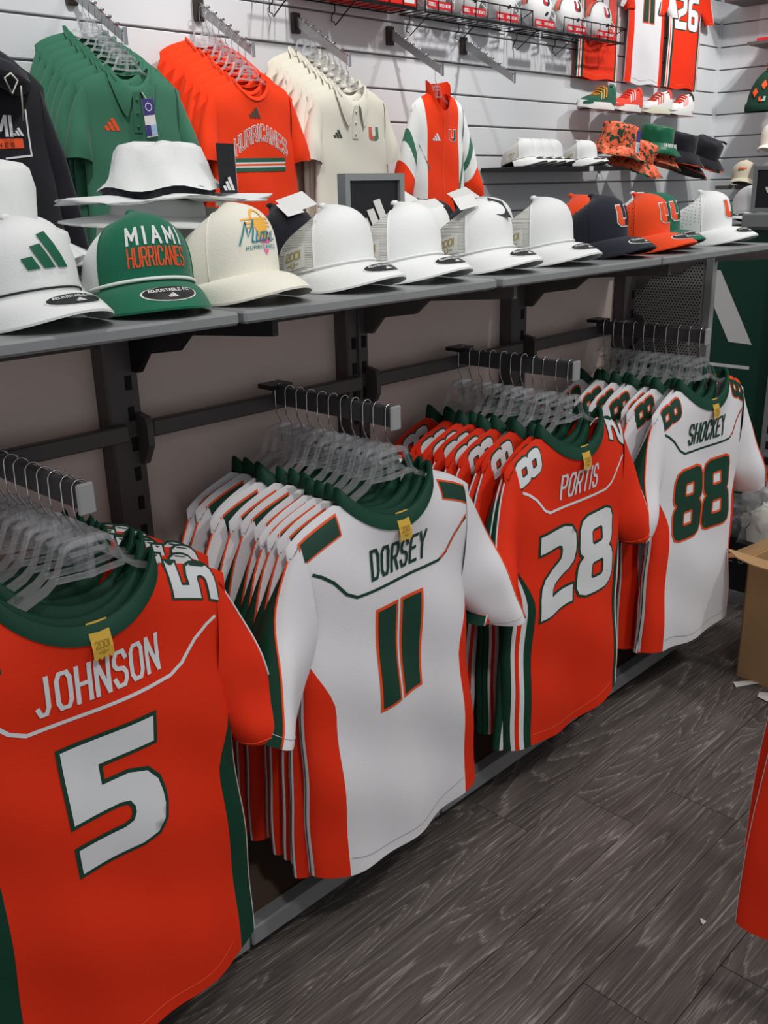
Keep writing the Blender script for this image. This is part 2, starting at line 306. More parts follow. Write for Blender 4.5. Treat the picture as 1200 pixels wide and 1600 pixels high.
def poffset(P, o):
    n = len(P); A = sum(P[i][0]*P[(i+1) % n][1]-P[(i+1) % n][0]*P[i][1] for i in range(n)); sg = 1 if A > 0 else -1; out = []
    for i in range(n):
        a, b, c = P[i-1], P[i], P[(i+1) % n]
        def nr(p, q): dx, dy = q[0]-p[0], q[1]-p[1]; L = math.hypot(dx, dy); return (dy/L*sg, -dx/L*sg)
        n1, n2 = nr(a, b), nr(b, c); mx, my = n1[0]+n2[0], n1[1]+n2[1]; L2 = max(.5, mx*mx+my*my); out.append((b[0]+mx*2/L2*o, b[1]+my*2/L2*o))
    return out
def inside(x, y, loops):
    c = False
    for P in loops:
        for i in range(len(P)):
            (x1, y1), (x2, y2) = P[i-1], P[i]
            if (y1 > y) != (y2 > y) and x < (x2-x1)*(y-y1)/(y2-y1)+x1: c = not c
    return c
def polyfill(mb, loops, surf, step=.02, mi=0):
    v, e = [], []
    for P in loops:
        Q = resample(list(P)+[P[0]], step)[:-1]; o = len(v); v += [Vector(q) for q in Q]; e += [(o+i, o+(i+1) % len(Q)) for i in range(len(Q))]
    xs = [q.x for q in v]; ys = [q.y for q in v]; x = min(xs)+step/2
    while x < max(xs):
        y = min(ys)+step/2
        while y < max(ys):
            if inside(x, y, loops): v.append(Vector((x, y)))
            y += step
        x += step
    r = geometry.delaunay_2d_cdt(v, e, [], 0, 1e-6)
    V = r[0]; F = [f for f in r[2] if inside(sum(V[k].x for k in f)/3, sum(V[k].y for k in f)/3, loops)]
    mb.add([surf(q.x, q.y) for q in V], F, mi)
def digit(mbo, mbi, d, x0, z0, w, h, sw, out, so, si):
    o, hs = DIG[d]; T = lambda P: [(x0+px*w, z0+pz*h) for px, pz in P]
    st = .02 if h > .1 else .012
    polyfill(mbi, [T(o)]+[T(q) for q in hs], si, st); polyfill(mbo, [poffset(T(o), out)]+[poffset(T(q), -out) for q in hs], so, st)
def stripes3(mb, cx, cz, s, surf, mi=0):              # three slanted bars rising to the right
    for k, hh in enumerate((.36, .68, 1.)):
        x = cx+(-.62+k*.42)*s; w = .32*s; top = hh*s*.85; sl = .55*top
        quad(mb, [(x, cz-.42*s+ (0 if k else 0)), (x+w, cz-.42*s), (x+w-sl, cz-.42*s+top), (x-sl+w*.1, cz-.42*s+top*.92)], surf, mi, 3)
def ulogo(mb, cx, cz, w, h, surf, mo, mg, mw=None, sw=None):
    sw = sw or w*.3; a = w/2-sw/2
    L = [(cx-a, cz+h/2), (cx-a, cz-h/2+h*.24), (cx-a+w*.12, cz-h/2+sw*.42), (cx, cz-h/2+sw*.4)]; R = [(2*cx-x, z) for x, z in L]
    if mw is not None:
        for q in (L, R): ribbon(mb, q, sw*1.35, surf[1], mw, .02, sw*.16)
    ribbon(mb, L, sw, surf[0], mo); ribbon(mb, R, sw, surf[0], mg)

# ------------------------------------------------------------------ the room
WY, WX = 3.56, 7.2535
fl = struct(box_obj('floor', (-.6, 7.3, -1.6, 3.6, -.05, -.006), mat('floor_screed', (46, 42, 40), .9)))
PW, PL = .19, 1.22
ends = {0: 1.73, 1: 1.943, 2: 2.134, 3: 1.40, 4: 1.64, 5: 1.281, 6: 1.9, 7: 1.55, 8: 2.2}
pm = None
for r in range(-1, 12):
    y1 = 1.39-r*PW
    e0 = ends.get(r, random.uniform(.8, 2.))
    for k in range(-2, 5):
        x0 = e0+k*PL
        if x0 > 5.2 or x0+PL < -.5: continue
        if pm is None:
            b = MB(); b.box(.0008, PL-.0008, -PW+.0008, -.0008, -.006, 0, 0, .0009); o = b.build('plank', WOOD, fl, False); pm = o.data
        else:
            o = bpy.data.objects.new('plank', pm); COL.objects.link(o); o.parent = fl
        o.location = (x0, y1, 0)
def slatwall(name, axis):
    back = struct(box_obj(name, (-1., WX+.03, WY+.012, WY+.06, 0, 3.5) if axis == 'x' else (WX+.012, WX+.06, -.6, WY+.012, 0, 3.5), GROOVE))
    me = None
    for k in range(-10, 12):
        z = 1.614+.1524*k
        if me is None:
            b = MB(); h = .1524
            prof = [(.012, .0045), (.002, .0045), (0, .0075), (0, h-.0075), (.002, h-.0045), (.012, h-.0045)]
            a0, a1 = (-1., WX-.013) if axis == 'x' else (-.6, WY-.013)
            v = [((a, WY+d, q) if axis == 'x' else (WX+d, a, q)) for a in (a0, a1) for d, q in prof]
            b.add(v, [(i, i+1, i+7, i+6) for i in range(5)]+[tuple(range(5, -1, -1)), tuple(range(6, 12))]); o = b.build('slat', SLAT, back, False); me = o.data
        else:
            o = bpy.data.objects.new('slat', me); COL.objects.link(o); o.parent = back
        o.location = (0, 0, z)
slatwall('wall_back', 'x'); slatwall('wall_right', 'y')
struct(box_obj('trim_1', (WX-.013, WX+.012, WY-.013, WY+.012, 0, 3.5), SLAT))

# ------------------------------------------------------------------ gondola
POSTS = [.31, .962, 1.61, 2.265, 2.885]
g = thing('gondola_frame', 'dark grey steel gondola frame with slotted posts under the cap shelf', 'display rack', (0, 0, 0))
slot_me = None
for i, px in enumerate(POSTS):
    b = MB(); b.box(px-.036, px+.036, 1.655, 1.715, .03, 1.40, 0, .004)
    if i == 2: b.box(px-.004, px+.004, 1.650, 1.66, .03, 1.38, 0)
    u = b.build('upright', DGREY, g, False)
    for k in range(14):
        for dx in ((-.016, .018) if i == 2 else (.012,)):
            if slot_me is None:
                s = MB(); s.box(-.0065, .0065, -.0012, .002, -.014, .014); o = s.build('slot', SLOT, u, False); slot_me = o.data
            else: o = bpy.data.objects.new('slot', slot_me); COL.objects.link(o); o.parent = u
            o.location = (px+dx, 1.654, 1.245-k*.062)
for a, c in zip([-.4]+POSTS, POSTS):
    box_obj('back_panel', (a+.036, c-.036, 1.70, 1.715, .05, 1.40), BACKP, g)
    box_obj('top_rail', (a+.02, c-.02, 1.672, 1.70, 1.318, 1.40), mat('brown_grey_steel', (74, 62, 60), .5), g)
    box_obj('crossbar', (a+.045, c-.01, 1.632, 1.652, 1.133, 1.167), DGREY, g, .003)
for px in POSTS:
    b = MB(); b.poly([(px-.006+.028, y, z) for y, z in ((1.655, 1.40), (1.21, 1.40), (1.21, 1.372), (1.45, 1.354), (1.49, 1.322), (1.595, 1.306), (1.632, 1.266), (1.655, 1.266))], (.012, 0, 0)); b.build('shelf_bracket', BLK if px < 1.5 else DGREY, g, False)
    b = MB(); b.poly([(px-.03, 1.628, z) for z in ()]+[(px+.02, y, z) for y, z in ((1.66, 1.185), (1.622, 1.178), (1.615, 1.165), (1.615, 1.12), (1.64, 1.08), (1.66, 1.08))], (.014, 0, 0)); b.build('bar_bracket', DGREY, g, False)
BX = [-.3, .325, .967, 1.60, 2.252, 2.93]
for a, c in zip(BX, BX[1:]):
    b = MB(); b.box(a+.003, c-.003, 1.385, 1.425, .03, .078, 0, .004); b.build('base_rail', GREY, g, False)
    box_obj('base_deck', (a+.003, c-.003, 1.425, 1.70, .055, .07), mat('brown_deck', (96, 78, 66), .6), g)
    for fx in (a+.09, c-.09):
        b = MB(); b.tube([(fx, 1.43, 0), (fx, 1.43, .008), (fx, 1.43, .012), (fx, 1.43, .032)], [.017, .017, .006, .006], 12); b.build('foot', BLK, g)
box_obj('end_panel_edge', (2.905, 2.93, 1.383, 1.412, .078, 1.40), GREY, g, .003)
ps = box_obj('perforated_sheet', (2.912, 2.924, 1.412, 1.70, .078, 1.40), PERF, g)
b = MB()
for j in range(110):
    for i in range(25):
        y = 1.425+i*.0105+(j % 2)*.00525; z = .42+j*.0088; b.add([(2.9115, y+.0031*cos(a*pi/3), z+.0031*sin(a*pi/3)) for a in range(6)], [(5, 4, 3, 2, 1, 0)])
po = b.build('perforations', SLOT, ps, False); po['kind'] = 'stuff'

JX = [-.397, .253, .903, 1.556, 2.203, 2.853]
SH = ['grey steel shelf board at far left under the white hats', 'grey steel shelf board holding the striped-logo, green and cream caps', 'grey steel shelf board holding the white trucker caps', 'grey steel shelf board holding the fourth trucker and navy caps', 'grey steel shelf board at right end holding the white perforated caps']
for i, (a, c) in enumerate(zip(JX, JX[1:])):
    b = MB(); b.box(a+.006, c-(.018 if i == 2 else .004), 1.182, 1.70, 1.402, 1.422, 0, .004)
    tag(b.build('shelf_board', GREY, None, False), SH[i], 'shelf', 'shelf boards on the gondola')
box_obj('filler_strip', (1.53, 1.57, 1.20, 1.70, 1.402, 1.416), GREY, g)

ARMS = {'5': .654, '11': 1.329, '28': 1.970, '88': 2.658}
AZ = 1.186
for k, (n, x) in enumerate(ARMS.items()):
    a = thing('faceout_arm', {'5': 'straight dark steel arm carrying the orange number five jerseys', '11': 'straight dark steel arm carrying the white number eleven jerseys', '28': 'straight dark steel arm carrying the orange number twenty-eight jerseys', '88': 'straight dark steel arm carrying the white number eighty-eight jerseys'}[n], 'display arm', (x, 0, AZ), 0, 'straight arms on the gondola')
    box_obj('bar', (-.0075, .0075, 1.272, 1.64, -.04, 0), mat('arm_steel', (70, 70, 71), .4), a, .002)
    box_obj('end_cap', (-.0145, .0145, 1.264, 1.272, -.046, .004), LGREY, a, .003)
    box_obj('mount_plate', (-.03, .03, 1.612, 1.66, -.004, .006), BLK, a)

# ------------------------------------------------------------------ hangers
def make_hanger(label, loc, wide=.205, flip=1):
    h = thing('clear_hanger', label, 'hanger', loc)
    b = MB(); pts = [(.013*flip, 0, -.016), (.0135*flip, 0, -.006)]+[(.0125*cos(a)*flip, 0, -.006+.0125*sin(a)) for a in [i*pi/8 for i in range(9)]]+[(-.0135*flip, 0, -.04), (-.012*flip, 0, -.056), (0, 0, -.078), (0, 0, -.125)]
    b.tube(pts, .0016, 6); b.build('hook', CHROME, h)
    b = MB(); up = (0, 0, 1)
    for s in (1, -1):
        b.sweep([(0, 0, -.088), (s*.03, 0, -.090), (s*.04, 0, -.097), (s*.058, 0, -.138), (s*.075, 0, -.151), (s*.14, 0, -.177), (s*wide, 0, -.205), (s*(wide+.006), 0, -.216)], .006, .0055, up)
    b.sweep([(-.058, 0, -.142), (0, 0, -.146), (.058, 0, -.142)], .004, .004, up)
    b.sweep([(-.03, 0, -.108), (0, 0, -.108), (.03, 0, -.108)], .003, .003, up)
    b.box(-.006, .006, -.006, .006, -.15, -.086)
    b.build('hanger_body', CLEAR, h, False)
    return h
HANG = None
def hanger(loc, rot, label, group):
    global HANG
    if HANG is None:
        HANG = make_hanger(label, loc); HANG.rotation_euler = (0, 0, rot); HANG['group'] = group; return HANG
    return dup(HANG, loc, rot, label, group)

# ------------------------------------------------------------------ garments
def sm(x): x = max(0., min(1., x)); return x*x*(3-2*x)
class G:
    def __init__(s, **k):
        s.__dict__.update(dict(nw=.135, zn=-.158, ndn=.075, ndf=.12, at=.265, zs=-.215, am=.245, ah=.262, zh=-.985, bt=.032, bh=.05, gap=.05, fold=.005, ph=0., sx=0., ly=0., hc=.03, arm=.25, tilt=0.)); s.__dict__.update(k)
    def ztop(s, t, side):
        ax = abs(t)*s.at
        if ax < s.nw: return s.zn-(s.ndn if side < 0 else s.ndf)*(1-(ax/s.nw)**2)**.8
        q = min(1, (ax-s.nw)/(s.at-s.nw)); return s.zn-(s.zn-s.zs)*(.7*q+.3*q**4)
    def half(s, z):
        w = (s.zs-z)/(s.zs-s.zh); return s.at+(s.am-s.at)*sm(w/.3)+(s.ah-s.am)*sm((w-.3)/.7)
    def zhem(s, t): return s.zh+s.hc*t*t+.006*sin(5*t+s.ph)
    def P(s, t, z, side, e=0.):
        d = max(0., s.ztop(t, side)-z); x = t*s.half(z); ax = abs(t)*s.at
        b = (s.bt+(s.bh-s.bt)*min(1, d/.7))*(1-exp(-d/.035))*sqrt(max(0, 1-abs(t)**6))
        if ax < s.nw: b += s.gap*sqrt(max(0, 1-(ax/s.nw)**2))*exp(-d/.045)
        r = min(1, d/.5)
        y = side*b+s.fold*r*(sin(17*x+s.ph+3*z)+.7*sin(31*x-1.7*s.ph+5*z)+.5*sin(9*z+12*x+s.ph))*(.4+.6*(1-abs(t)**6))
        y += .35*s.fold*sin(26*(x*.6+z)+s.ph)*min(1, d/.1)
        return (x+s.sx*d*d+.006*sin(7*z+s.ph)*r, y+s.ly*d+side*e, z+s.tilt*x*r)
    def near(s, e=.0015):
        return lambda x, z: s.P(max(-1, min(1, x/s.half(z))), z, -1, e)
def build_body(g, mats, parent, t0=.86, panel=None, bodyzones=None, NU=44, NV=34):
    ts = [sin(pi/2*(2*i/NU-1)) for i in range(NU+1)]; kk = min(range(NU+1), key=lambda i: abs(ts[i]-t0)); t0 = ts[kk]-1e-6
    b = MB(); L = MB(); R = MB()
    for side in (-1, 1):
        def fn(u, v):
            t = ts[round(u*NU)]; z0 = g.ztop(t, side); vv = v**1.25; z = z0+(g.zhem(t)-z0)*vv
            if panel:
                k = t0+(.992-t0)*(1-sm((g.zs-g.arm*.85-z)/.16)); a = abs(t); a = a*k/t0 if a < t0 else 1-(1-a)*(1-k)/(1-t0); tz = math.copysign(a, t)
                w = sm((z0-z)/.06); t = t*(1-w)+tz*w
            return g.P(t, z, side)
        def zone(i, j):
            tm = (ts[i]+ts[i+1])/2; zz = g.ztop(tm, side)+(g.zhem(tm)-g.ztop(tm, side))*((j+.5)/NV)**1.25
            return tm, zz
        def kb(i, j):
            tm, zz = zone(i, j)
            if panel and abs(tm) > t0 and zz < g.zs-g.arm*.6: return None
            return bodyzones(tm, zz, side) if bodyzones else 0
        b.grid(NU, NV, fn, 0, keep=kb)
        if panel:
            for mbx, sg in ((L, -1), (R, 1)):
                def kp(i, j):
                    tm, zz = zone(i, j)
                    if tm*sg > t0 and zz < g.zs-g.arm*.6:
                        q = math.acos(min(1, abs(tm)))/math.acos(t0)        # 1 at the edge next the body, 0 at the fold
                        q = .5-.5*q if side < 0 else .5+.5*q
                        for k, (qe, mi) in enumerate(panel[1]):
                            if q <= qe: return mi
                        return panel[1][-1][1]
                    return None
                mbx.grid(NU, NV, fn, 0, keep=kp)
    o = b.build('body', mats, parent)
    if panel:
        L.build('side_panel', panel[0], parent); R.build('side_panel', panel[0], parent)
    return o
def build_sleeve(g, sg, mats, parent, end=(.40, -.55), inn=(.305, -.565), h0=.028, h1=.055, sy=0., zone=None, bulge=.05, NU=24, NV=16, name='sleeve', sub=None, edge=None, stitch=None):
    T0 = Vector((g.at*.90, 0, g.zs+.012)); B0 = Vector((g.am*.86, 0, g.zs-g.arm)); T1 = Vector((end[0], 0, end[1])); B1 = Vector((inn[0], 0, inn[1]))
    M_ = (T0+T1)/2+Vector((bulge, 0, bulge*.6))
    main = MB(); sp = MB()
    def S(u, v, e=0.):                                # u: 0 outer edge, .25 far, .5 inner, .75 near
        T = T0*(1-v)**2+M_*2*v*(1-v)+T1*v*v; B = B0*(1-v)+B1*v; c = (T+B)/2; a = (T-B)/2; ph = 2*pi*u
        hh = (h0+(h1-h0)*sm(v))*(1+.14*sin(3*ph+g.ph+4*v)*v)+e
        p = c+a*cos(ph)*(1+e*10)+Vector((0, hh*sin(ph), 0))
        y = p.y+sy*v*v+(.6*g.fold*sin(40*p.z+g.ph)+.5*g.fold*sin(24*p.x+30*p.z+2*g.ph))*v
        return (sg*p.x+g.sx*.05, y, p.z+.005*sin(ph*2+g.ph)*v)
    if sub:
        nb, fb = edge
        o = MB(); o.grid(NU, NV, lambda u, v: S(fb(v)+(nb(v)-fb(v))*u, v)); o = o.build(name, mats, parent)
        sp.grid(8, NV, lambda u, v: S(nb(v)+(1+fb(v)-nb(v))*u, v)); q = sp.build('sleeve_panel', sub[0], o)
        if len(sub) > 1: b = MB(); b.tube([S(nb(v/20), v/20, .001) for v in range(2, 21)], .0022, 5); b.build('panel_piping', sub[1], o)
    else:
        main.grid(NU, NV, S, 0, cu=True, keep=lambda i, j: (zone((i+.5)/NU, (j+.5)/NV) if zone else 0)); o = main.build(name, mats, parent)
    if stitch: b = MB(); b.tube([S(k/30, .93, .0004) for k in range(31)], .0009, 4); b.build('cuff_stitch', stitch, o)
    return o
def build_collar(g, M, parent, h=.026, inward=.75, name='collar', drop=0., n=40):
    b = MB()
    def fn(u, v):
        a = 2*pi*u; side = -1 if sin(a) < 0 else 1; t = cos(a)*.999*g.nw/g.at
        p = g.P(t, g.ztop(t, side), side); k = 1-(1-inward)*v
        prof = (0, 1, 1.05, .9)[round(v*3)]; off = (.003, .0025, .0, -.004)[round(v*3)]
        return (p[0]*(1-.06*v), p[1]*k+side*off, p[2]-drop+h*prof)
    b.grid(n, 3, fn, 0, cu=True); return b.build(name, M, parent)
def jersey(name, label, loc, rot, spec, g, group, detail=True):
    o = thing(name, label, 'jersey', loc, rot, group)
    orange = spec['base'] == 'o'; main = OR if orange else WH
    pn = ([GR, PWH, OR, WH], [(.10, 0), (.17, 1), (.24, 2), (.31, 1), (.72, 0), (.8, 1), (1, 2)]) if orange else ([OR, WH, GR], [(.42, 0), (.5, 1), (.545, 2), (.6, 1), (.9, 0), (.93, 1), (.97, 2), (1, 1)])
    if spec['num'] == '5': pn = ([GR, PWH, OR], [(.30, 0), (.36, 1), (.45, 2), (.51, 1), (.82, 0), (1, 2)])
    build_body(g, main, o, .82 if spec['num'] == '5' else .74, pn, NU=60)
    if orange: nb = lambda v: 1-.13*sm((v-.08)/.9); fb = lambda v: .12*sm((v-.05)/.6)
    else: nb = lambda v: 1-.19*sm((v-.05)/.9); fb = lambda v: .14*sm((v-.05)/.6)
    for sg in (-1, 1): build_sleeve(g, sg, [main], o, bulge=.022, sy=spec.get('sy', 0), edge=(nb, fb), sub=[GR, PWH if orange else POR], stitch=STITCH_O if orange else STITCH_W, **spec.get('sl', {}))
    build_collar(g, GR, o, .03)
    s1, s2 = g.near(.0012), g.near(.0022)
    pip = PWH if orange else PGR
    if detail:
        b = MB(); ribbon(b, [(-.225, -.272), (-.205, -.282), (-.18, -.3), (-.15, -.333), (-.125, -.346), (-.08, -.347), (0, -.347), (.08, -.347), (.125, -.345), (.15, -.333), (.18, -.3), (.205, -.282), (.225, -.274)], .0065, s1, 0, .015)
        if not orange: ribbon(b, [(.13, -.341), (.154, -.327), (.184, -.294), (.21, -.276), (.225, -.268)], .004, s2, 1, .015)
        b.build('yoke_piping', [pip, POR], o)
        if spec.get('name'):
            b = MB(); nm = spec['name']; lw = (spec['nw']-.011*(len(nm)-1))/sum(.35 if c in 'I' else 1 for c in nm)
            text(b, nm, spec.get('nx', 0), -.293, .058, lw, .011, .0072, s2)
            b.build('name_lettering', PWH if orange else PGR, o)
        b = MB(); nn = spec['num']; w, gp = spec['dw'], spec.get('gap', .012); tot = w*len(nn)+gp*(len(nn)-1)
        for i, d in enumerate(nn):
            bo, bi = MB(), MB(); digit(bo, bi, d, spec.get('nx', 0)-tot/2+i*(w+gp), -.617, w, .219, spec.get('sw', .058), .007, s1, s2)
            q = bi.build('number_digit', PWH if orange else PGR, o); bo.build('digit_outline', PGR if orange else POR, q)
        b = MB(); ribbon(b, [(x/20*g.half(-.95)*.72, g.zhem(x/20)+.026) for x in range(-20, 21)], .0022, s1, 0, .03); b.build('hem_stitch', STITCH_O if orange else STITCH_W, o)
        b = MB(); zc = g.ztop(0, -1); yv = g.P(0, zc, -1)[1]
        pts = [(.0+(k/8-.5)*.034, zc-.022-(.004 if k % 2 else 0)) for k in range(9)]
        lt = lambda x, z: (x, yv-.006+(.010*(z-zc)/.03 if z > zc else -.002), z)
        quad(b, [(-.017, zc+.034), (.017, zc+.034), (.017, zc-.022), (-.017, zc-.022)], lt); b.add([lt(*p) for p in pts], [(i, i+1, i+2) for i in (0, 2, 4, 6)])
        tg = b.build('loop_tag', GOLD, o, False)
        b = MB(); lt2 = lambda x, z: tuple(Vector(lt(x, z))+Vector((0, -.0012, 0))); text(b, '2001', 0, zc-.001, .010, .0055, .0018, .0012, lt2); text(b, '-U-', 0, zc-.013, .005, .004, .002, .001, lt2); b.build('tag_print', mat('tag_print', (150, 116, 36), .5), tg)
    # shoulder numbers
    for sg in (-1, 1):
        c = spec['num'][-1] if sg < 0 else spec['num'][0]
        ws, hs = .042, .088
        def tf(x, z, sg=sg):            # digit upright axis runs along the shoulder toward the neck
            xx = sg*(.238-z*1.0); dd = .012+(x if sg < 0 else ws-x)
            return xx, dd
        def sh(e):
            def f(x, d): t = max(-1, min(1, x/g.at)); z = g.ztop(t, -1)-d; return g.P(t, z, -1, e)
            return f
        def sf(e): 
            p = sh(e)
            return lambda x, z: p(*tf(x, z))
        bo, bi = MB(), MB()
        if c == '1': digit(bo, bi, c, 0.004, 0, .034, hs, .03, .004, sf(.0012), sf(.0022))
        else: digit(bo, bi, c, 0, 0, .058, hs, .017, .004, sf(.0012), sf(.0022))
        q = bi.build('shoulder_number', PWH if orange else PGR, o); bo.build('digit_outline', PGR if orange else POR, q)
    return o
RACKS = {'5': dict(base='o', name='JOHNSON', nw=.208, num='5', dw=.16, sw=.062), '11': dict(base='w', name='DORSEY', nw=.165, num='11', dw=.056, gap=.022), '28': dict(base='o', name='PORTIS', nw=.155, num='28', dw=.16, gap=.016, sw=.056), '88': dict(base='w', name='SHOCKEY', nx=-.012, nw=.19, num='88', dw=.15, gap=.012, sw=.056)}
WORD = {'5': 'five', '11': 'eleven', '28': 'twenty-eight', '88': 'eighty-eight'}
FSL = {'5': dict(end=(.365, -.53), inn=(.265, -.555), h1=.06), '11': dict(h1=.08, end=(.405, -.545)), '28': dict(h1=.07, end=(.37, -.51), inn=(.28, -.54)), '88': dict(h1=.075)}
FRONT = {'5': dict(ph=.6, sx=.0, fold=.010, ly=-.01, x=-.028, rz=-.02), '11': dict(ph=2.1, sx=.02, fold=.010, x=-.028, rz=.0), '28': dict(ph=4., sx=.02, fold=.008, x=-.008, rz=.0), '88': dict(ph=5.2, sx=.02, fold=.007, x=.006, rz=-.05)}
STEPS = {'5': [.0, .035, .075, .11, .15, .19, .225, .26, .30], '11': [0, .034, .064, .098, .13, .165, .2, .235, .27, .305, .34], '28': [0, .036, .072, .105, .14, .172, .205, .24, .275, .31, .345], '88': [0, .036, .07, .11, .148, .185, .22, .255, .29, .325]}
ORD = ['front-most', 'second', 'third', 'fourth', 'fifth', 'sixth', 'seventh', 'eighth', 'ninth', 'tenth', 'eleventh', 'twelfth', 'thirteenth', 'fourteenth', 'fifteenth', 'sixteenth']
for n, spec in RACKS.items():
    col = 'orange' if spec['base'] == 'o' else 'white'; F = FRONT[n]; x = ARMS[n]; wn = WORD[n]; grp = '%s number %s jerseys on one arm' % (col, wn)
    gg = G(ph=F['ph'], sx=F['sx'], fold=F['fold'], ly=F.get('ly', 0), bh=.046, bt=.03)
    jersey('football_jersey', '%s football jersey with back number %s, front-most on its arm' % (col, wn), (x+F['x'], 1.275, AZ), F['rz'], dict(spec, sl=FSL[n]), gg, grp)
    hanger((x, 1.283, AZ), F['rz'], 'clear plastic hanger holding the front %s number %s jersey' % (col, wn), 'hangers on the number %s arm' % wn)
    protos = []
    for i, st in enumerate(STEPS[n][1:], 1):
        lab = '%s number %s jersey, %s from the front of its arm' % (col, wn, ORD[i]); rz = random.uniform(-.10, .10); loc = (x+random.uniform(-.016, .016)+F['x']*.4, 1.275+st, AZ)
        if len(protos) < 2:
            gb = G(ph=F['ph']+1.7*i, fold=.006, bh=.028, bt=.020, sx=.02*(-1)**i, hc=.02)
            j = jersey('football_jersey', lab, loc, rz, dict(spec, sl=dict(h1=.045, h0=.02)), gb, grp, False); protos.append(j)
        else: dup(protos[i % 2], loc, rz, lab, grp)
        hanger((x, 1.283+st, AZ), rz+random.uniform(-.05, .05), 'clear plastic hanger of the %s jersey from the front on the number %s arm' % (ORD[i], wn), 'hangers on the number %s arm' % wn)

# ------------------------------------------------------------------ shirts on the slat wall
NUMW = {}
WARM = [('green', 2.03), ('orange', 2.60), ('cream', 3.125), ('jacket', 3.735), ('empty', 4.30), ('hoodie', 1.465)]
ARML = {'green': 'sloped chrome arm on the slat wall holding the green polos', 'orange': 'sloped chrome arm on the slat wall holding the orange tees', 'cream': 'sloped chrome arm on the slat wall holding the cream polos', 'jacket': 'sloped chrome arm on the slat wall holding one tracksuit jacket', 'empty': 'empty sloped chrome arm on the slat wall right of the jacket', 'hoodie': 'sloped chrome arm on the slat wall holding the black hoodie'}
SY0, SZ0 = 3.225, 2.135
wproto = None
for n, x in WARM:
    if wproto is None:
        a = wproto = thing('waterfall_arm', ARML[n], 'display arm', (x, 0, 0), 0, 'sloped arms on the slat wall')
        b = MB(); b.poly([(-.005, 3.55, 2.345), (-.005, 3.55, 2.30), (-.005, 3.215, 2.105), (-.005, 3.215, 2.138)], (.010, 0, 0)); b.build('bar', STEEL, a, False)
        box_obj('wall_bracket', (-.022, .022, 3.538, 3.56, 2.268, 2.352), mat('bronze_bracket', (64, 56, 52), .4, .5), a, .003)
        for k in range(7):
            y = 3.22+k*.045; z = 2.138+(y-3.215)*.618
            b = MB(); b.tube([(-.011, y, z+.006), (.011, y, z+.006)], .0055, 8); b.build('peg', CHROME, a)
        box_obj('end_stop', (-.007, .007, 3.208, 3.216, 2.10, 2.155), CHROME, a)
    else: dup(wproto, (x, 0, 0), 0, ARML[n])
def shirt(name, label, cat, loc, rot, g, M, group, kind, deco=None, sl=None, detail=True, zones=None, slz=None, mats=None, slmats=None):
    o = thing(name, label, cat, loc, rot, group)
    build_body(g, mats or M, o, bodyzones=zones, NU=36, NV=26)
    s = dict(end=(.285, -.405), inn=(.19, -.43), h0=.022, h1=.05, bulge=.02, NU=20, NV=14); s.update(sl or {})
    for sg in (-1, 1): build_sleeve(g, sg, slmats or [M], o, zone=slz, **s)
    if kind == 'tee': build_collar(g, M, o, .012, .85, 'neck_rib')
    if kind == 'polo':
        build_collar(g, M, o, .022, .8, 'collar_stand')
        for sg in (-1, 1):                          # folded collar leaf with a point at the front
            b = MB()
            def fn(u, v, sg=sg):
                t = sg*(.012+.96*g.nw*u)/g.at; zt = g.ztop(t, -1); p = g.P(t, zt, -1)
                w = .062*(1-u)**.6+.032; out = (0, .35, .8, 1)[round(v*3)]
                dz = .022-(w+.022)*max(0, out-.1); 
                q = g.P(max(-1, min(1, t+sg*out*.030*(1-u)/g.at)), min(zt, zt+dz) if dz < 0 else zt, -1, .008+.004*sin(pi*out))
                return (q[0], q[1] if dz < 0 else p[1]*.85-.002, zt+dz)
            b.grid(14, 3, fn); b.tube([fn(0, k/3) for k in range(4)]+[fn(k/14, 1) for k in range(1, 15)], .0016, 5); b.build('collar_leaf', M, o)
        b = MB(); s1 = g.near(.003); z0 = g.ztop(0, -1); quad(b, [(-.016, z0+.004), (.016, z0+.004), (.016, z0-.13), (-.016, z0-.13)], s1, 0, 5); pk = b.build('placket', M, o)
        for k in range(3):
            b = MB(); p = Vector(g.near(.0045)(0, z0-.02-.045*k)); b.tube([p, p+Vector((0, -.002, 0))], .005, 8); b.build('button', M, pk)
    if deco and detail: deco(o, g)
    return o
TG = dict(nw=.088, zn=-.122, ndn=.072, ndf=.03, at=.215, zs=-.175, am=.212, ah=.232, zh=-.76, bt=.022, bh=.032, gap=.035, arm=.2, fold=.006, hc=.01)
def deco_green(o, g):
    b = MB(); s = g.near(.0015); stripes3(b, -.098, -.298, .05, s); b.build('chest_mark', POR, o)
    b = MB(); f = lambda x, z: (x, -.06-.006*z, z)
    quad(b, [(.005, -.215), (.052, -.208), (.062, -.335), (.015, -.342)], f, 0, 1); quad(b, [(.005, -.2152), (.052, -.2082), (.056, -.262), (.009, -.268)], lambda x, z: (x, -.0612-.006*z, z), 1, 1)
    quad(b, [(.012, -.30), (.034, -.298), (.036, -.335), (.014, -.337)], lambda x, z: (x, -.0612-.006*z, z), 1, 1); quad(b, [(.036, -.298), (.058, -.296), (.060, -.33), (.038, -.332)], lambda x, z: (x, -.0612-.006*z, z), 2, 1)
    ribbon(b, [(.0305+.013*cos(a*pi/6), -.239+.013*sin(a*pi/6)) for a in range(13)], .003, lambda x, z: (x, -.0625-.006*z, z), 0, .05)
    b.tube([(.02, -.045, -.19), (.026, -.056, -.21), (.03, -.06, -.222)], .001, 5, 0); b.build('hang_tag', [CARDW, PURP, LBLUE], o, False)
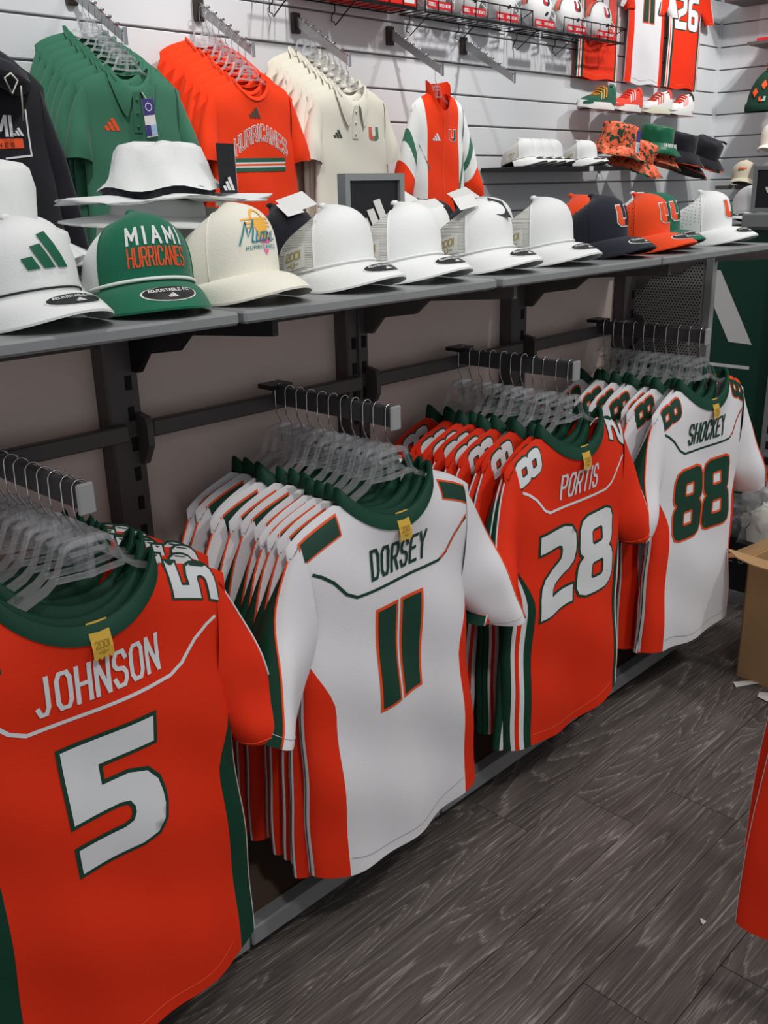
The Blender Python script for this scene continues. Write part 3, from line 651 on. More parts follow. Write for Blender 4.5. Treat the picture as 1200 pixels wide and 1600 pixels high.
def deco_cream(o, g):
    b = MB(); s = g.near(.0015); stripes3(b, -.095, -.305, .04, s); b.build('chest_mark', PDGR, o)
    b = MB(); ulogo(b, .108, -.30, .062, .055, (s, s), 0, 1); b.build('chest_letter', [mat('coral_print', (214, 104, 86), .6), mat('sage_print', (92, 130, 112), .6)], o)
def deco_orange(o, g):
    s0, s = g.near(.0012), g.near(.002)
    b = MB(); stripes3(b, -.005, -.238, .045, s); b.build('chest_mark', PDGR, o)
    b = MB(); arc = lambda x: -.95*max(0, abs(x-.018)-.0)**1.6*1.6
    text(b, 'HURRICANES', .018, -.310, .056, .0195, .009, .0095, s0, 0, arc); b.build('arched_lettering_outline', PWH, o)
    b = MB(); text(b, 'HURRICANES', .018, -.310, .056, .0195, .009, .0040, s, 0, arc); b.build('arched_lettering', mat('dusk_orange_print', (206, 90, 70), .6), o)
    b = MB()
    for z0, z1, mi in ((-.408, -.424, 0), (-.424, -.430, 1), (-.430, -.438, 2), (-.438, -.444, 1), (-.444, -.460, 0)):
        quad(b, [(-.125, z0), (.135, z0+.004), (.135, z1+.004), (-.125, z1)], s, mi, 6)
    b.build('chest_stripes', [PDG, PWH, POR], o)
    b = MB(); stripes3(b, -.006, g.ztop(0, 1)-.0, .016, lambda x, z: (x, .028, z)); b.build('neck_mark', PDGR, o)
for n, x, M, kind, deco, lab, cnt in (('green', 2.035, GRT, 'polo', deco_green, 'green polo shirt', 7), ('orange', 2.585, ORT, 'tee', deco_orange, 'orange short-sleeved tee', 8), ('cream', 3.135, CRT, 'polo', deco_cream, 'cream polo shirt', 8)):
    grp = '%ss on the slat wall' % lab; proto = None
    for i in range(cnt):
        loc = (x+(random.uniform(-.01, .01) if i else 0), SY0+i*.040, SZ0+i*.0247); rz = random.uniform(-.06, .06) if i else {'green': .02, 'orange': 0, 'cream': -.04}[n]
        l = {'green': 'green polo shirt with purple hang tag, front of its arm', 'orange': 'orange tee with arched lettering and green stripes, front of its arm', 'cream': 'cream polo shirt with a letter on the chest, front of its arm'}[n] if i == 0 else '%s on the slat wall, %s from the front of its arm' % (lab, ORD[i])
        if i < 2:
            g_ = G(**dict(TG, ph=1.3*i+len(n), bh=.034 if i == 0 else .024))
            q = shirt('polo_shirt' if kind == 'polo' else 'tee_shirt', l, 'polo' if kind == 'polo' else 'tee', loc, rz, g_, M, grp, kind, deco, None, i == 0)
            if i: proto = q
        else: dup(proto, loc, rz, l, grp)
        h = hanger((x, SY0+.006+i*.040, SZ0+.004+i*.0247), rz, 'clear hanger holding the %s %s from the front on the slat wall' % (ORD[i], lab), 'hangers holding %ss' % lab); h.scale = (.85, 1, .82)
# black hoodie
gh = G(**dict(TG, nw=.11, zn=-.10, ndn=.10, at=.245, zs=-.19, am=.245, ah=.265, zh=-.80, bt=.03, bh=.045, ph=2.))
def deco_hood(o, g):
    b = MB()
    def fn(u, v):
        a = 2*pi*u; r = .145+.012*sin(3*a); th = 2*pi*v
        return ((r+.042*cos(th))*cos(a)*1.05, (.075+.035*cos(th))*sin(a)-.005, -.125+.045*sin(th)+.05*(1 if sin(a) > 0 else .3)*sin(a)-.05*cos(a)**2-.015*(sin(a) < 0)*abs(sin(a)))
    b.grid(28, 10, fn, 0, cu=True); b.build('hood', BKT, o)
    s = g.near(.002); b = MB(); text(b, 'MIAMI', .005, -.315, .055, .034, .013, .011, s); b.build('chest_lettering', PWH, o)
    b = MB(); quad(b, [(-.14, -.362), (.128, -.352), (.128, -.382), (-.14, -.392)], s, 0, 6); q = b.build('chest_bar', POR, o)
    b = MB(); text(b, 'HURRICANES', -.005, -.373, .012, .010, .012, .0022, g.near(.003)); b.build('bar_lettering', PBK, q)
    b = MB(); ribbon(b, [(.15, -.262), (.152, -.405), (.06, -.415)], .006, s); stripes3(b, .118, -.332, .03, s); b.build('corner_brackets', PWH, o)
    b = MB(); b.tube([(.075, -.112, -.165), (.05, -.116, -.18), (.072, -.11, -.225), (.095, -.112, -.185), (.075, -.112, -.165)], .003, 6); b.tube([(.105, -.11, -.20), (.125, -.06, -.30)], .0025, 6); b.build('drawstring', fab('cream_cord', (205, 202, 190)), o)
shirt('hoodie', 'black pullover hoodie with white lettering and orange bar, at left edge', 'hoodie', (1.462, SY0, SZ0), .03, gh, BKT, None, 'hood', deco_hood, dict(end=(.335, -.70), inn=(.255, -.72), h1=.05, h0=.03, bulge=.03))
h = hanger((1.462, SY0, SZ0+.004), 0, 'clear hanger inside the black hoodie', 'single hangers on the slat wall'); h.scale = (.85, 1, .82)
# tracksuit jacket
gj = G(**dict(TG, nw=.062, zn=-.105, ndn=.115, ndf=.01, at=.175, zs=-.168, am=.165, ah=.185, zh=-.70, bt=.035, bh=.05, gap=.05, ph=.8, fold=.007))
def deco_j(o, g):
    b = MB()
    def fn(u, v):
        a = pi*(.0+2.0*u); side = -1 if sin(a) < 0 else 1; t = cos(a)*.99*g.nw/g.at; p = g.P(t, g.ztop(t, 1 if side > 0 else -1)*(1 if side > 0 else 1), side)
        lift = (.055 if side > 0 else .055-.02*abs(sin(a)))*v
        return (p[0]*(1+.12*v), p[1]*(1-.1*v)+(.0 if side > 0 else -.006*v), p[2]+lift)
    b.grid(32, 4, fn, 0, cu=True); b.build('stand_collar', ORT, o)
    s1, s2, s3 = g.near(.0012), g.near(.002), g.near(.0028)
    b = MB(); ribbon(b, [(0, g.ztop(0, -1)), (0, -.70)], .006, s1); b.build('zip', ORC, o)
    b = MB(); ulogo(b, .062, -.295, .05, .05, (s2, s1), 0, 1, 2); b.build('chest_letter', [ORT, PDG, PWH], o)
    b = MB(); stripes3(b, -.045, -.305, .04, s1); b.build('chest_mark', PWH, o)
    b = MB(); quad(b, [(-.158, -.33), (-.150, -.335), (-.090, -.47), (-.095, -.44)], s1, 0, 5); b.build('green_stripe', GRT, o)
    b = MB(); quad(b, [(.152, -.36), (.158, -.40), (.100, -.62), (.085, -.62)], s1, 0, 5); b.build('green_stripe', GRT, o)
def jz(t, z, side): return 0 if abs(t) < .66+.1*max(0, (-.45-z)) or side > 0 else 1
def jsl(u, v): return 1 if v < .30 else 2 if v < .42 else 1 if v < .66 else 0
shirt('tracksuit_jacket', 'orange, white and green tracksuit jacket with stand collar', 'jacket', (3.745, 3.25, 2.135), -.08, gj, ORT, None, 'jacket', deco_j, dict(end=(.295, -.56), inn=(.20, -.60), h1=.055, h0=.03, bulge=.02), zones=jz, mats=[ORT, WHT], slz=jsl, slmats=[ORT, WHT, GRT])
h = hanger((3.735, 3.25, SZ0), 0, 'clear hanger inside the tracksuit jacket', 'single hangers on the slat wall'); h.scale = (.6, 1, .85)
# jerseys displayed flat on the wall
for x, base, num, lab, dw in ((5.55, 'o', '11', 'orange jersey pinned on the slat wall behind the helmet boxes', .058), (6.11, 'w', '11', 'white jersey pinned on the slat wall between two orange ones', .058), (6.62, 'o', '26', 'orange jersey pinned on the slat wall nearest the corner', .15)):
    gw = G(ph=x, bh=.016, bt=.014, fold=.003, at=.25, am=.225, ah=.235, gap=.02, hc=.0)
    jersey('wall_jersey', lab, (x, 3.515, 3.20), 0, dict(base=base, num=num, dw=dw, gap=.02, sw=.05, sl=dict(h1=.025, h0=.015)), gw, 'jerseys pinned on the wall')

# ------------------------------------------------------------------ caps
class Cap:
    def __init__(s, rx=.084, ry=.098, h=.099, nf=3.9, nb=3.1, rim=.050): s.__dict__.update(rx=rx, ry=ry, h=h, nf=nf, nb=nb, rim=rim)
    def P(s, th, z, e=0.):                            # th: 0 at the front (-y), z above the rim
        n = s.nb+(s.nf-s.nb)*max(0, cos(th)); q = max(0, min(1, z/s.h)); r = (1-q**n)**(1/n)
        return ((s.rx*r+e)*sin(th), -(s.ry*r+e)*cos(th)+.006*q*cos(th), s.rim*(.5+.5*cos(th))+z*(1-.06*(1-cos(th))*.5)+e*.3)
    def near(s, e=.0012): return lambda x, z: s.P(x/((s.rx+s.ry)/2), z, e)
    def V(s, u, v, L=.080, k=.024, e=0.):             # visor
        th = u*rad(84); a = s.P(th, 0); ox = .094*sin(th*.98); oy = -(s.ry*cos(th)+L*max(0, cos(th*1.02))**.55)
        x = a[0]*(1-v)*1.0+ox*v; y = a[1]*(1-v)+oy*v
        zo = .006+k*(1.0-1.15*(x/.09)**2); return (x, y, max(0.004, a[2]*(1-v)+zo*v+.007*sin(pi*v))+e)
def barcode_tag(o, P, dx, dz, ry=.0, black=False):
    t = MB(); P = Vector(P); X = Vector(dx)*.75; Z = Vector(dz)*.75; N = X.cross(Z).normalized()*-.001
    f = lambda k: (lambda x, z: tuple(P+X*x+Z*z+N*k))
    quad(t, [(0, 0), (1, 0), (1, 1), (0, 1)], f(0), 1 if black else 0, 1)
    if not black:
        x = .2
        while x < .8:
            w = random.choice((.018, .03, .045)); quad(t, [(x, .38), (x+w, .38), (x+w, .68), (x, .68)], f(1), 1, 1); x += w+random.choice((.02, .035))
        for zz in (.1, .18, .26, .8, .88): quad(t, [(.2, zz), (.55+.3*random.random(), zz), (.55, zz+.035), (.2, zz+.035)], f(1), 2, 1)
    t.build('hang_tag', [CARDW, CARDB, mat('grey_ink', (120, 120, 122), .6)], o, False)
def cap(label, loc, rz, front, back=None, visor=None, logo=None, group='caps on the gondola shelf', style='', c=None, sticker=True, L=.080, k=.024, btn=None, thf=62):
    c = c or Cap(); o = thing('baseball_cap', label, 'cap', loc, rz, group); back = back or front; visor = visor or front
    tf = rad(thf)
    b = MB(); b.grid(20, 14, lambda u, v: c.P(-tf+2*tf*u, c.h*sin(v*pi/2)), 0); b.build('front_panel', front, o)
    b = MB(); b.grid(30, 14, lambda u, v: c.P(tf+(2*pi-2*tf)*u, c.h*sin(v*pi/2)), 0); b.build('back_panels', back, o)
    top = c.P(0, c.h); b = MB(); b.tube([(0, 0, top[2]-.006), (0, 0, top[2]-.001), (0, 0, top[2]+.002)], [.009, .008, .004], 12); b.build('button', btn or front, o)
    b = MB(); NU, NV = 26, 6
    b.grid(NU, NV, lambda u, v: c.V(2*u-1, v, L, k)); b.grid(NU, NV, lambda u, v: c.V(2*u-1, v, L, k, -.0035))
    b.grid(NU, 1, lambda u, v: c.V(2*u-1, 1, L, k, -.0035*v)); vi = b.build('visor', visor, o)
    b = MB(); b.grid(30, 2, lambda u, v: tuple(Vector(c.P(2*pi*u, 0, .0005))*Vector((.97, .97, 1)).length/1.7 if False else (c.P(2*pi*u, 0)[0]*.985, c.P(2*pi*u, 0)[1]*.985, c.P(2*pi*u, 0)[2]-.006+.012*v)), 0, cu=True); b.build('sweatband', BLK if style in ('band', 'truck') else back, o)
    for sgn in (-1, 1):                               # seam beside the front panel
        b = MB(); b.tube([c.P(sgn*tf, c.h*sin(q/12*pi/2), .0006) for q in range(12)], .0011, 5); b.build('panel_seam', front, o)
    if style in ('rope', 'truck'): b = MB(); b.tube([c.P(rad(q), .004, .0025) for q in range(-80, 81, 8)], .0026 if style == 'rope' else .0018, 6); b.build('rope', WHT, o)
    if style == 'band': b = MB(); b.tube([c.P(rad(q), .0045, .001) for q in range(-84, 85, 7)], .0016, 6); b.build('dark_cord', BLK, o)
    if sticker:
        b = MB(); sv = lambda e: (lambda x, y: c.V(x/.094*.88, .78+y/L, L, k, e))
        E = [(.034*cos(a*pi/10), .0145*sin(a*pi/10)-.010) for a in range(20)]
        for sc, e, mi in ((1.07, .0006, 1), (1., .0011, 0)): polyfill(b, [[(x*sc, (y+.010)*sc-.010) for x, y in E]], sv(e), .006, mi)
        flip = lambda x, y: sv(.0016)(x, -y)
        text(b, 'ADJUSTABLE FIT', 0, .0150, .0055, .0028, .0013, .0010, flip, 1); stripes3(b, .001, .0045, .0095, flip, 1)
        b.build('visor_sticker', [CARDB, CARDW], vi, False)
    if logo: logo(o, c)
    return o
def lg_perf(oc, gc):
    def f(o, c):
        s = (c.near(.0022), c.near(.0012)); b = MB(); ulogo(b, 0, .05, .052, .046, s, 0, 1, 2); b.build('front_letter', [oc, gc, PWH], o)
        b = MB()
        for i in range(6):
            for j in range(8 if i else 7):
                for sg in (-1, 1):
                    th = sg*rad(66+i*7); p = Vector(c.P(th, .03+j*.0095+(i % 2)*.004, .0006)); ux = Vector((cos(th), sin(th), 0))*.0014; uz = Vector((0, 0, .0014))
                    b.add([p-ux, p-uz, p+ux, p+uz], [(0, 1, 2, 3)])
        b.build('perforations', SLOT, o, False)['kind'] = 'stuff'
    return f
def lg_patch(o, c):                                    # side patch of the trucker caps
    for sg in (-1, 1):
        b = MB(); f = lambda e: (lambda x, z: c.P(sg*rad(88)+x/.091, z, e)); quad(b, [(-.026, .012), (.026, .012), (.026, .05), (-.026, .05)], f(.0012), 0, 4); q = b.build('side_patch', CARDW, o)
        b = MB(); text(b, '2001', 0, .036, .013, .0085, .0022, .0026, f(.002)); text(b, '-U-', 0, .020, .009, .0065, .003, .002, f(.002)); b.build('patch_lettering', PGOLD, q)
def lg_three(o, c):
    b = MB(); stripes3(b, .0, .054, .056, c.near(.0025)); b.build('front_mark', PGR if False else mat('emerald_print', (18, 96, 68), .4), o)
def lg_mh(o, c):
    b = MB(); text(b, 'MIAMI', .004, .066, .021, .0135, .0115, .0044, c.near(.0016)); b.build('front_lettering_upper', PWH, o)
    b = MB(); text(b, 'HURRICANES', .004, .036, .026, .0076, .0032, .0026, c.near(.0016)); b.build('front_lettering_lower', POR, o)
def lg_script(o, c):
    s0, s = c.near(.0012), c.near(.0022); b = MB()
    for z, x0, x1 in ((.082, -.034, .036), (.076, -.030, .034), (.070, -.026, .032)): ribbon(b, [(x0, z), (x1, z)], .0028, s0)
    quad(b, [(-.012, .080), (.022, .080), (.016, .050), (-.004, .050)], s0); ribbon(b, [(.002+.014*cos(a*pi/8), .083+.012*sin(a*pi/8)) for a in range(9)], .004, s0); b.build('sunset_bars', PYEL, o)
    b = MB(); quad(b, [(-.008, .052), (.026, .052), (.02, .044), (-.002, .044)], s0); quad(b, [(.002, .034), (.016, .034), (.010, .026), (.008, .026)], s0); b.build('pink_wedge', PPINK, o)
    b = MB(); SL = lambda pts: [(x+(z-.06)*.35, z) for x, z in pts]
    for st in ([(-.038, .045), (-.034, .078), (-.025, .055), (-.017, .080), (-.016, .048), (-.011, .046)], [(-.008, .062), (-.008, .047), (-.003, .047)], [(.008, .060), (.001, .060), (.0, .048), (.007, .048), (.009, .062), (.009, .047), (.013, .048)], [(.014, .062), (.014, .047), (.018, .061), (.021, .048), (.025, .061), (.026, .047)], [(.030, .062), (.030, .047), (.036, .050)]): ribbon(b, SL(st), .0030, s, 0, .02, .001)
    b.build('script_lettering', PTEAL, o)
    b = MB(); text(b, 'HURRICANES', 0, .038, .0055, .0042, .0030, .0011, s); b.build('small_lettering', PTEAL, o)
SZ = 1.4225
cap('white cap with three green slanted bars and dark cord, leftmost on the shelf front', (.628, 1.345, SZ), .10, WHT, logo=lg_three, style='band')
cap('green and white cap with white and orange lettering and flat green visor', (.828, 1.345, SZ), -.22, GRC, back=WHT, visor=GRC, logo=lg_mh, style='rope', k=.012, L=.07, btn=GRC)
cap('cream cap with teal script and yellow sunset print', (1.000, 1.345, SZ), .06, CREAM, logo=lg_script, sticker=False, c=Cap(h=.108))
t1 = cap('white mesh-back trucker cap beside the cream script cap', (1.228, 1.345, SZ), .05, WHT, back=TMESH, logo=lg_patch, style='truck')
TR = [(1.42, 1.345, .03, 'white mesh-back trucker cap standing in front of the framed sign'), (1.66, 1.35, .02, 'white mesh-back trucker cap with barcode tag and black tag on top'), (1.89, 1.35, .0, 'white mesh-back trucker cap next to the navy cap')]
tr = [dup(t1, (x, y, SZ), r, l) for x, y, r, l in TR]
barcode_tag(t1, (-.10, -.02, .135), (.055, -.035, .02), (.01, .06, .03)); barcode_tag(tr[1], (-.09, -.045, .128), (.06, -.02, .012), (.035, .055, .03)); barcode_tag(tr[1], (-.02, -.085, .118), (.045, -.02, -.012), (.02, .05, .045), 0, True)
barcode_tag(tr[1], (-.16, .0, .13), (.05, -.04, .01), (.03, .06, .02))
cap('navy perforated cap with orange letter U', (2.14, 1.355, SZ), .02, NVY, logo=lg_perf(POR, PBK))
oc = cap('orange perforated cap with letter U, in front of its twin', (2.35, 1.355, SZ), .02, ORC, logo=lg_perf(POR, PGR))
dup(oc, (2.27, 1.50, SZ), .04, 'orange perforated cap standing behind the other orange one')
cap('green perforated cap half hidden between orange and white caps', (2.51, 1.41, SZ), .0, GRC, logo=lg_perf(POR, PGR))
wc = cap('white perforated cap with orange and green letter U at shelf end', (2.725, 1.36, SZ), .03, WHT, logo=lg_perf(POR, PDG))
dup(wc, (2.64, 1.53, SZ), .02, 'white perforated cap standing behind the one at shelf end')
dup(t1, (1.70, 1.56, SZ), .3, 'white mesh-back trucker cap in the second row behind the tagged one')
dup(t1, (1.93, 1.55, SZ+.002), .1, 'white mesh-back trucker cap in the second row behind the navy cap')
bk = cap('black cap lying in the second row left of the framed sign', (1.315, 1.60, SZ), .4, BKT, sticker=False)
dup(bk, (1.80, 1.63, SZ), .5, 'black cap lying in the second row under the tracksuit jacket'); dup(bk, (1.86, 1.56, SZ+.001), .7, 'black cap in the second row right of the framed sign')
barcode_tag(bk, (-.06, -.07, .125), (.06, -.02, .01), (.03, .05, .03))
cap('cream cap lying in the second row behind the script cap', (1.12, 1.585, SZ), .3, CREAM, sticker=False)
cap('white cap in the second row behind the green and white one', (.72, 1.53, SZ), .2, WHT, sticker=False)

# white bucket hats and wide brims at the left
def bucket(name, label, loc, rot, M, group, r=.085, h=.085, brim=.06, drop=.03, cat='bucket hat', band=None, edge=None, wr=.006, parts=None, ph=0., fl=1.02):
    o = thing(name, label, cat, loc, rot, group)
    def wob(p, a, v): k = 1+wr/.08*(sin(3*a+6*v+ph)*.5+sin(7*a-9*v+ph)*.35+.3*sin(11*a+14*v+2*ph)); return (p[0]*k, p[1]*k*1.1, p[2]+wr*.5*sin(5*a+ph))
    b = MB(); b.lathe([(.001, h), (r*.55, h*1.0), (r*.84, h*.96), (r*.93, h*.88), (r*(.96+(fl-1.02)*.25), h*.6), (r*(1+(fl-1.02)*.6), h*.3), (r*fl, .012 if fl > 1.1 else 0)], 36, 0, wob); b.build('crown', M, o)
    b = MB(); b.lathe([(r*1.02, 0), (r*1.03+brim*.5, -drop*.45), (r*1.03+brim, -drop), (r*1.03+brim, -drop-.004), (r*1.0, -.006)], 36, 0, wob); b.build('brim', M, o)
    if band: b = MB(); b.lathe([(r*(1.22 if fl > 1.1 else 1.035), .0), (r*(1.20 if fl > 1.1 else 1.03), .018)], 36, 0, wob); b.build('hat_band', band, o)
    if edge: b = MB(); b.lathe([(r*1.03+brim-.004, -drop+.0035), (r*1.03+brim+.003, -drop-.001), (r*1.03+brim-.003, -drop-.005)], 36, 0, wob); b.build('brim_edge', edge, o)
    return o
bucket('bucket_hat', 'white wrinkled boonie hat with dark band and black tag, on the brim stack', (.990, 1.505, 1.592), (0, 0, .3), WHT, 'white hats at the left', .074, .085, .098, .004, band=BKT, wr=.009, fl=1.3)
o = bpy.data.objects['bucket_hat']; barcode_tag(o, (.012, -.120, .002), (.063, -.005, 0), (.002, .004, .108), 0, True); b = MB(); stripes3(b, 0, 0, .026, lambda x, z: (.036+x, -.1245, .018+z)); b.build('tag_mark', CARDW, o)
barcode_tag(o, (.058, -.116, .006), (.034, .012, 0), (.0, .002, .095))
bucket('bucket_hat', 'white wide-brimmed hat under the boonie hat', (.985, 1.51, 1.560), (.03, .03, 0), WHT, 'white hats at the left', .08, .03, .085, .012, wr=.002)
bucket('bucket_hat', 'white wide-brimmed hat lowest in the stack behind the green cap', (.97, 1.52, 1.50), (0, -.03, 1.), WHT, 'white hats at the left', .085, .055, .08, .02, wr=.003)
bucket('bucket_hat', 'white bucket hat with barcode tag at the left edge', (.655, 1.50, 1.555), (.06, 0, .2), WHT, 'white hats at the left', .085, .095, .055, .04, wr=.004)
o = bpy.data.objects['bucket_hat.003']; barcode_tag(o, (.005, -.115, -.025), (.075, .02, -.012), (-.025, .035, .06))
bucket('bucket_hat', 'white round brim lying right of the tagged bucket hat', (.735, 1.52, 1.535), (.12, .12, 0), WHT, 'white hats at the left', .07, .02, .05, .02, wr=.002)
box_obj('hat_riser', (.62, 1.05, 1.47, 1.62, SZ, SZ+.03), WHT) if False else None

def sign(label, loc, rz, w, h):
    o = thing('framed_sign', label, 'sign', loc, rz, 'framed signs')
    b = MB(); fwid = .014
    for d in ((-w/2, w/2, 0, fwid), (-w/2, w/2, h-fwid, h), (-w/2, -w/2+fwid, fwid, h-fwid), (w/2-fwid, w/2, fwid, h-fwid)): b.box(d[0], d[1], -.012, .012, d[2], d[3], 0)
    b.build('frame', GREY, o, False); box_obj('black_panel', (-w/2+fwid, w/2-fwid, -.004, .004, fwid, h-fwid), CARDB, o)
    b = MB(); stripes3(b, .012, h*.60, .072, lambda x, z: (x, -.0055, z)); b.build('panel_mark', CARDW, o)
sign('grey-framed black sign with white bars, behind the trucker caps', (1.524, 1.51, SZ), .0, .180, .205)

# ------------------------------------------------------------------ helmet baskets on the slat wall
BASK = [(2.90, 3.74, 2.90, (2.99, 3.36), 'black wire basket on the slat wall holding the red cartons'), (3.80, 4.67, 3.80, (3.87, 4.25), 'black wire basket holding three helmet boxes in the middle of the wall'), (4.69, 5.62, 4.97, (4.755, 5.131), 'black wire basket holding helmet boxes in front of the pinned orange jersey')]
BF, BZ = 3.375, 2.41
for x0, x1, xf, sup, lab in BASK:
    o = thing('wire_basket', lab, 'basket', (0, 0, 0), 0, 'wire baskets on the slat wall'); r = .0035
    b = MB(); b.tube([(x0, 3.545, BZ), (x0, BF, BZ), (x1, BF, BZ), (x1, 3.545, BZ), (x0, 3.545, BZ)], r, 6); b.tube([(x0, BF, BZ-.006), (x1, BF, BZ-.006)], .006, 6); b.build('bottom_frame', WIRE, o)
    for k in range(1, int((x1-x0)/.06)):
        x = x0+k*.06; b = MB(); b.tube([(x, BF, BZ), (x, 3.545, BZ)], .002, 5); b.build('bottom_wire', WIRE, o)
    b = MB(); b.tube([(xf, BF, BZ), (xf, BF-.002, BZ+.08), (x1, BF-.002, BZ+.08), (x1, BF, BZ)], r, 6); b.tube([(x1, BF-.002, BZ+.08), (x1, BF+.07, BZ+.05), (x1, 3.545, BZ+.03)], r*.8, 6); b.build('front_rim', WIRE, o)
    n = int((x1-xf)/.092)
    for k in range(1, n):
        x = xf+k*(x1-xf)/n; b = MB(); b.tube([(x, BF, BZ), (x, BF-.002, BZ+.08)], .0025, 5); b.build('front_wire', WIRE, o)
    for x in sup:
        b = MB(); b.tube([(x, 3.54, BZ), (x, 3.54, BZ-.03), (x-.012, 3.548, BZ-.045), (x-.012, 3.552, BZ-.07), (x, 3.545, BZ-.075), (x, 3.54, BZ-.088), (x, 3.40, BZ)], .003, 6); b.build('support_wire', WIRE, o)
def helmet(label, loc):
    o = thing('football_helmet', label, 'helmet', loc, 0, 'helmets in clear boxes'); rx, ry, rz = .112, .070, .10
    def S(th, ph, e=0.): return ((rx+e)*cos(ph)*cos(th), (ry+e)*cos(ph)*sin(th), (rz+e)*sin(ph))
    b = MB(); b.grid(40, 20, lambda u, v: S(2*pi*u, -1.0+v*(pi/2+1.0)), 0, cu=True, keep=lambda i, j: None if (cos(2*pi*(i+.5)/40) > .62 and -1+(j+.5)/20*(pi/2+1) < .22) else 0); b.build('shell', WHT, o)
    b = MB(); sp = lambda e: (lambda x, y: (lambda q: ((rx+e)*cos(x), y, (rz+e)*sin(x)*sqrt(max(0, 1-(y/ry)**2))))(0))
    ribbon(b, [(.35, 0), (pi-.1, 0)], .042, sp(.001), 1, .08); ribbon(b, [(.35, 0), (pi-.1, 0)], .028, sp(.002), 0, .08); b.build('crown_stripe', [POR, PGR], o)
    f = lambda e: (lambda x, z: S(-pi/2+x/rx, z/rz, e)); b = MB(); ulogo(b, -.0, .035, .062, .058, (f(.002), f(.001)), 0, 1); b.build('side_letter', [REDC, PBK], o)
    b = MB(); b.tube([S(-pi/2+.05, -.35, .001), S(-pi/2+.05, -.36, .004)], .012, 10); b.build('ear_hole', SLOT, o)
    b = MB()
    for z in (-.02, -.055, -.085): b.tube([(rx*.62, -ry*.8, z+.01), (rx*1.15, -ry*.45, z), (rx*1.28, 0, z), (rx*1.15, ry*.45, z), (rx*.62, ry*.8, z+.01)], .0045, 6)
    for y in (-.03, .03): b.tube([(rx*1.23, y, -.085), (rx*1.24, y, -.02)], .004, 6)
    b.build('face_mask', WHT, o)
    return o
HB = [(3.945, 'leftmost in the middle basket'), (4.205, 'in the centre of the middle basket'), (4.485, 'rightmost in the middle basket'), (4.825, 'left of the wire front in the right basket'), (5.135, 'behind the wire front in the right basket'), (5.45, 'at the right end of the right basket')]
hp = bp_ = None
for x, where in HB:
    if bp_ is None:
        o = bp_ = thing('helmet_box', 'clear plastic helmet box with red label, '+where, 'box', (x, 3.462, 2.416), 0, 'clear helmet boxes')
        b = MB(); b.box(-.128, .128, -.083, .083, 0, .285, 0, .006); b.build('case', BOXP, o, False)
        b = MB(); b.box(-.124, .06, -.0855, -.083, .006, .042); lb = b.build('label', REDC, o, False)
        b = MB(); s = lambda x, z: (x, -.0868, z); text(b, 'RIDDELL', -.092, .024, .014, .0058, .0024, .0022, s); text(b, 'SPEED HELMET', .005, .024, .012, .0058, .0022, .0020, s); b.build('label_print', CARDW, lb, False)
        b = MB(); b.box(-.126, .126, .078, .0825, .002, .283); b.build('backing_card', mat('pale_backing', (206, 208, 210), .6), o, False)
        hp = helmet('white football helmet with letter U, '+where, (x, 3.462, 2.530))
    else:
        dup(bp_, (x, 3.462, 2.416), 0, 'clear plastic helmet box with red label, '+where); dup(hp, (x, 3.462, 2.530), 0, 'white football helmet with letter U, '+where)
for x, l in ((3.20, 'red carton at the left of the left wire basket'), (3.42, 'red carton in the middle of the left wire basket'), (3.64, 'red carton at the right of the left wire basket')):
    o = thing('carton', l, 'carton', (x, 3.462, 2.416), 0, 'red cartons in the basket'); box_obj('box_body', (-.105, .105, -.08, .08, 0, .24), mat('red_orange_card', (224, 40, 26), .5), o, .003)
    b = MB(); quad(b, [(.02, .012), (.09, .012), (.09, .032), (.02, .032)], lambda x, z: (x, -.0815, z), 0, 1); b.build('white_band', CARDW, o, False)

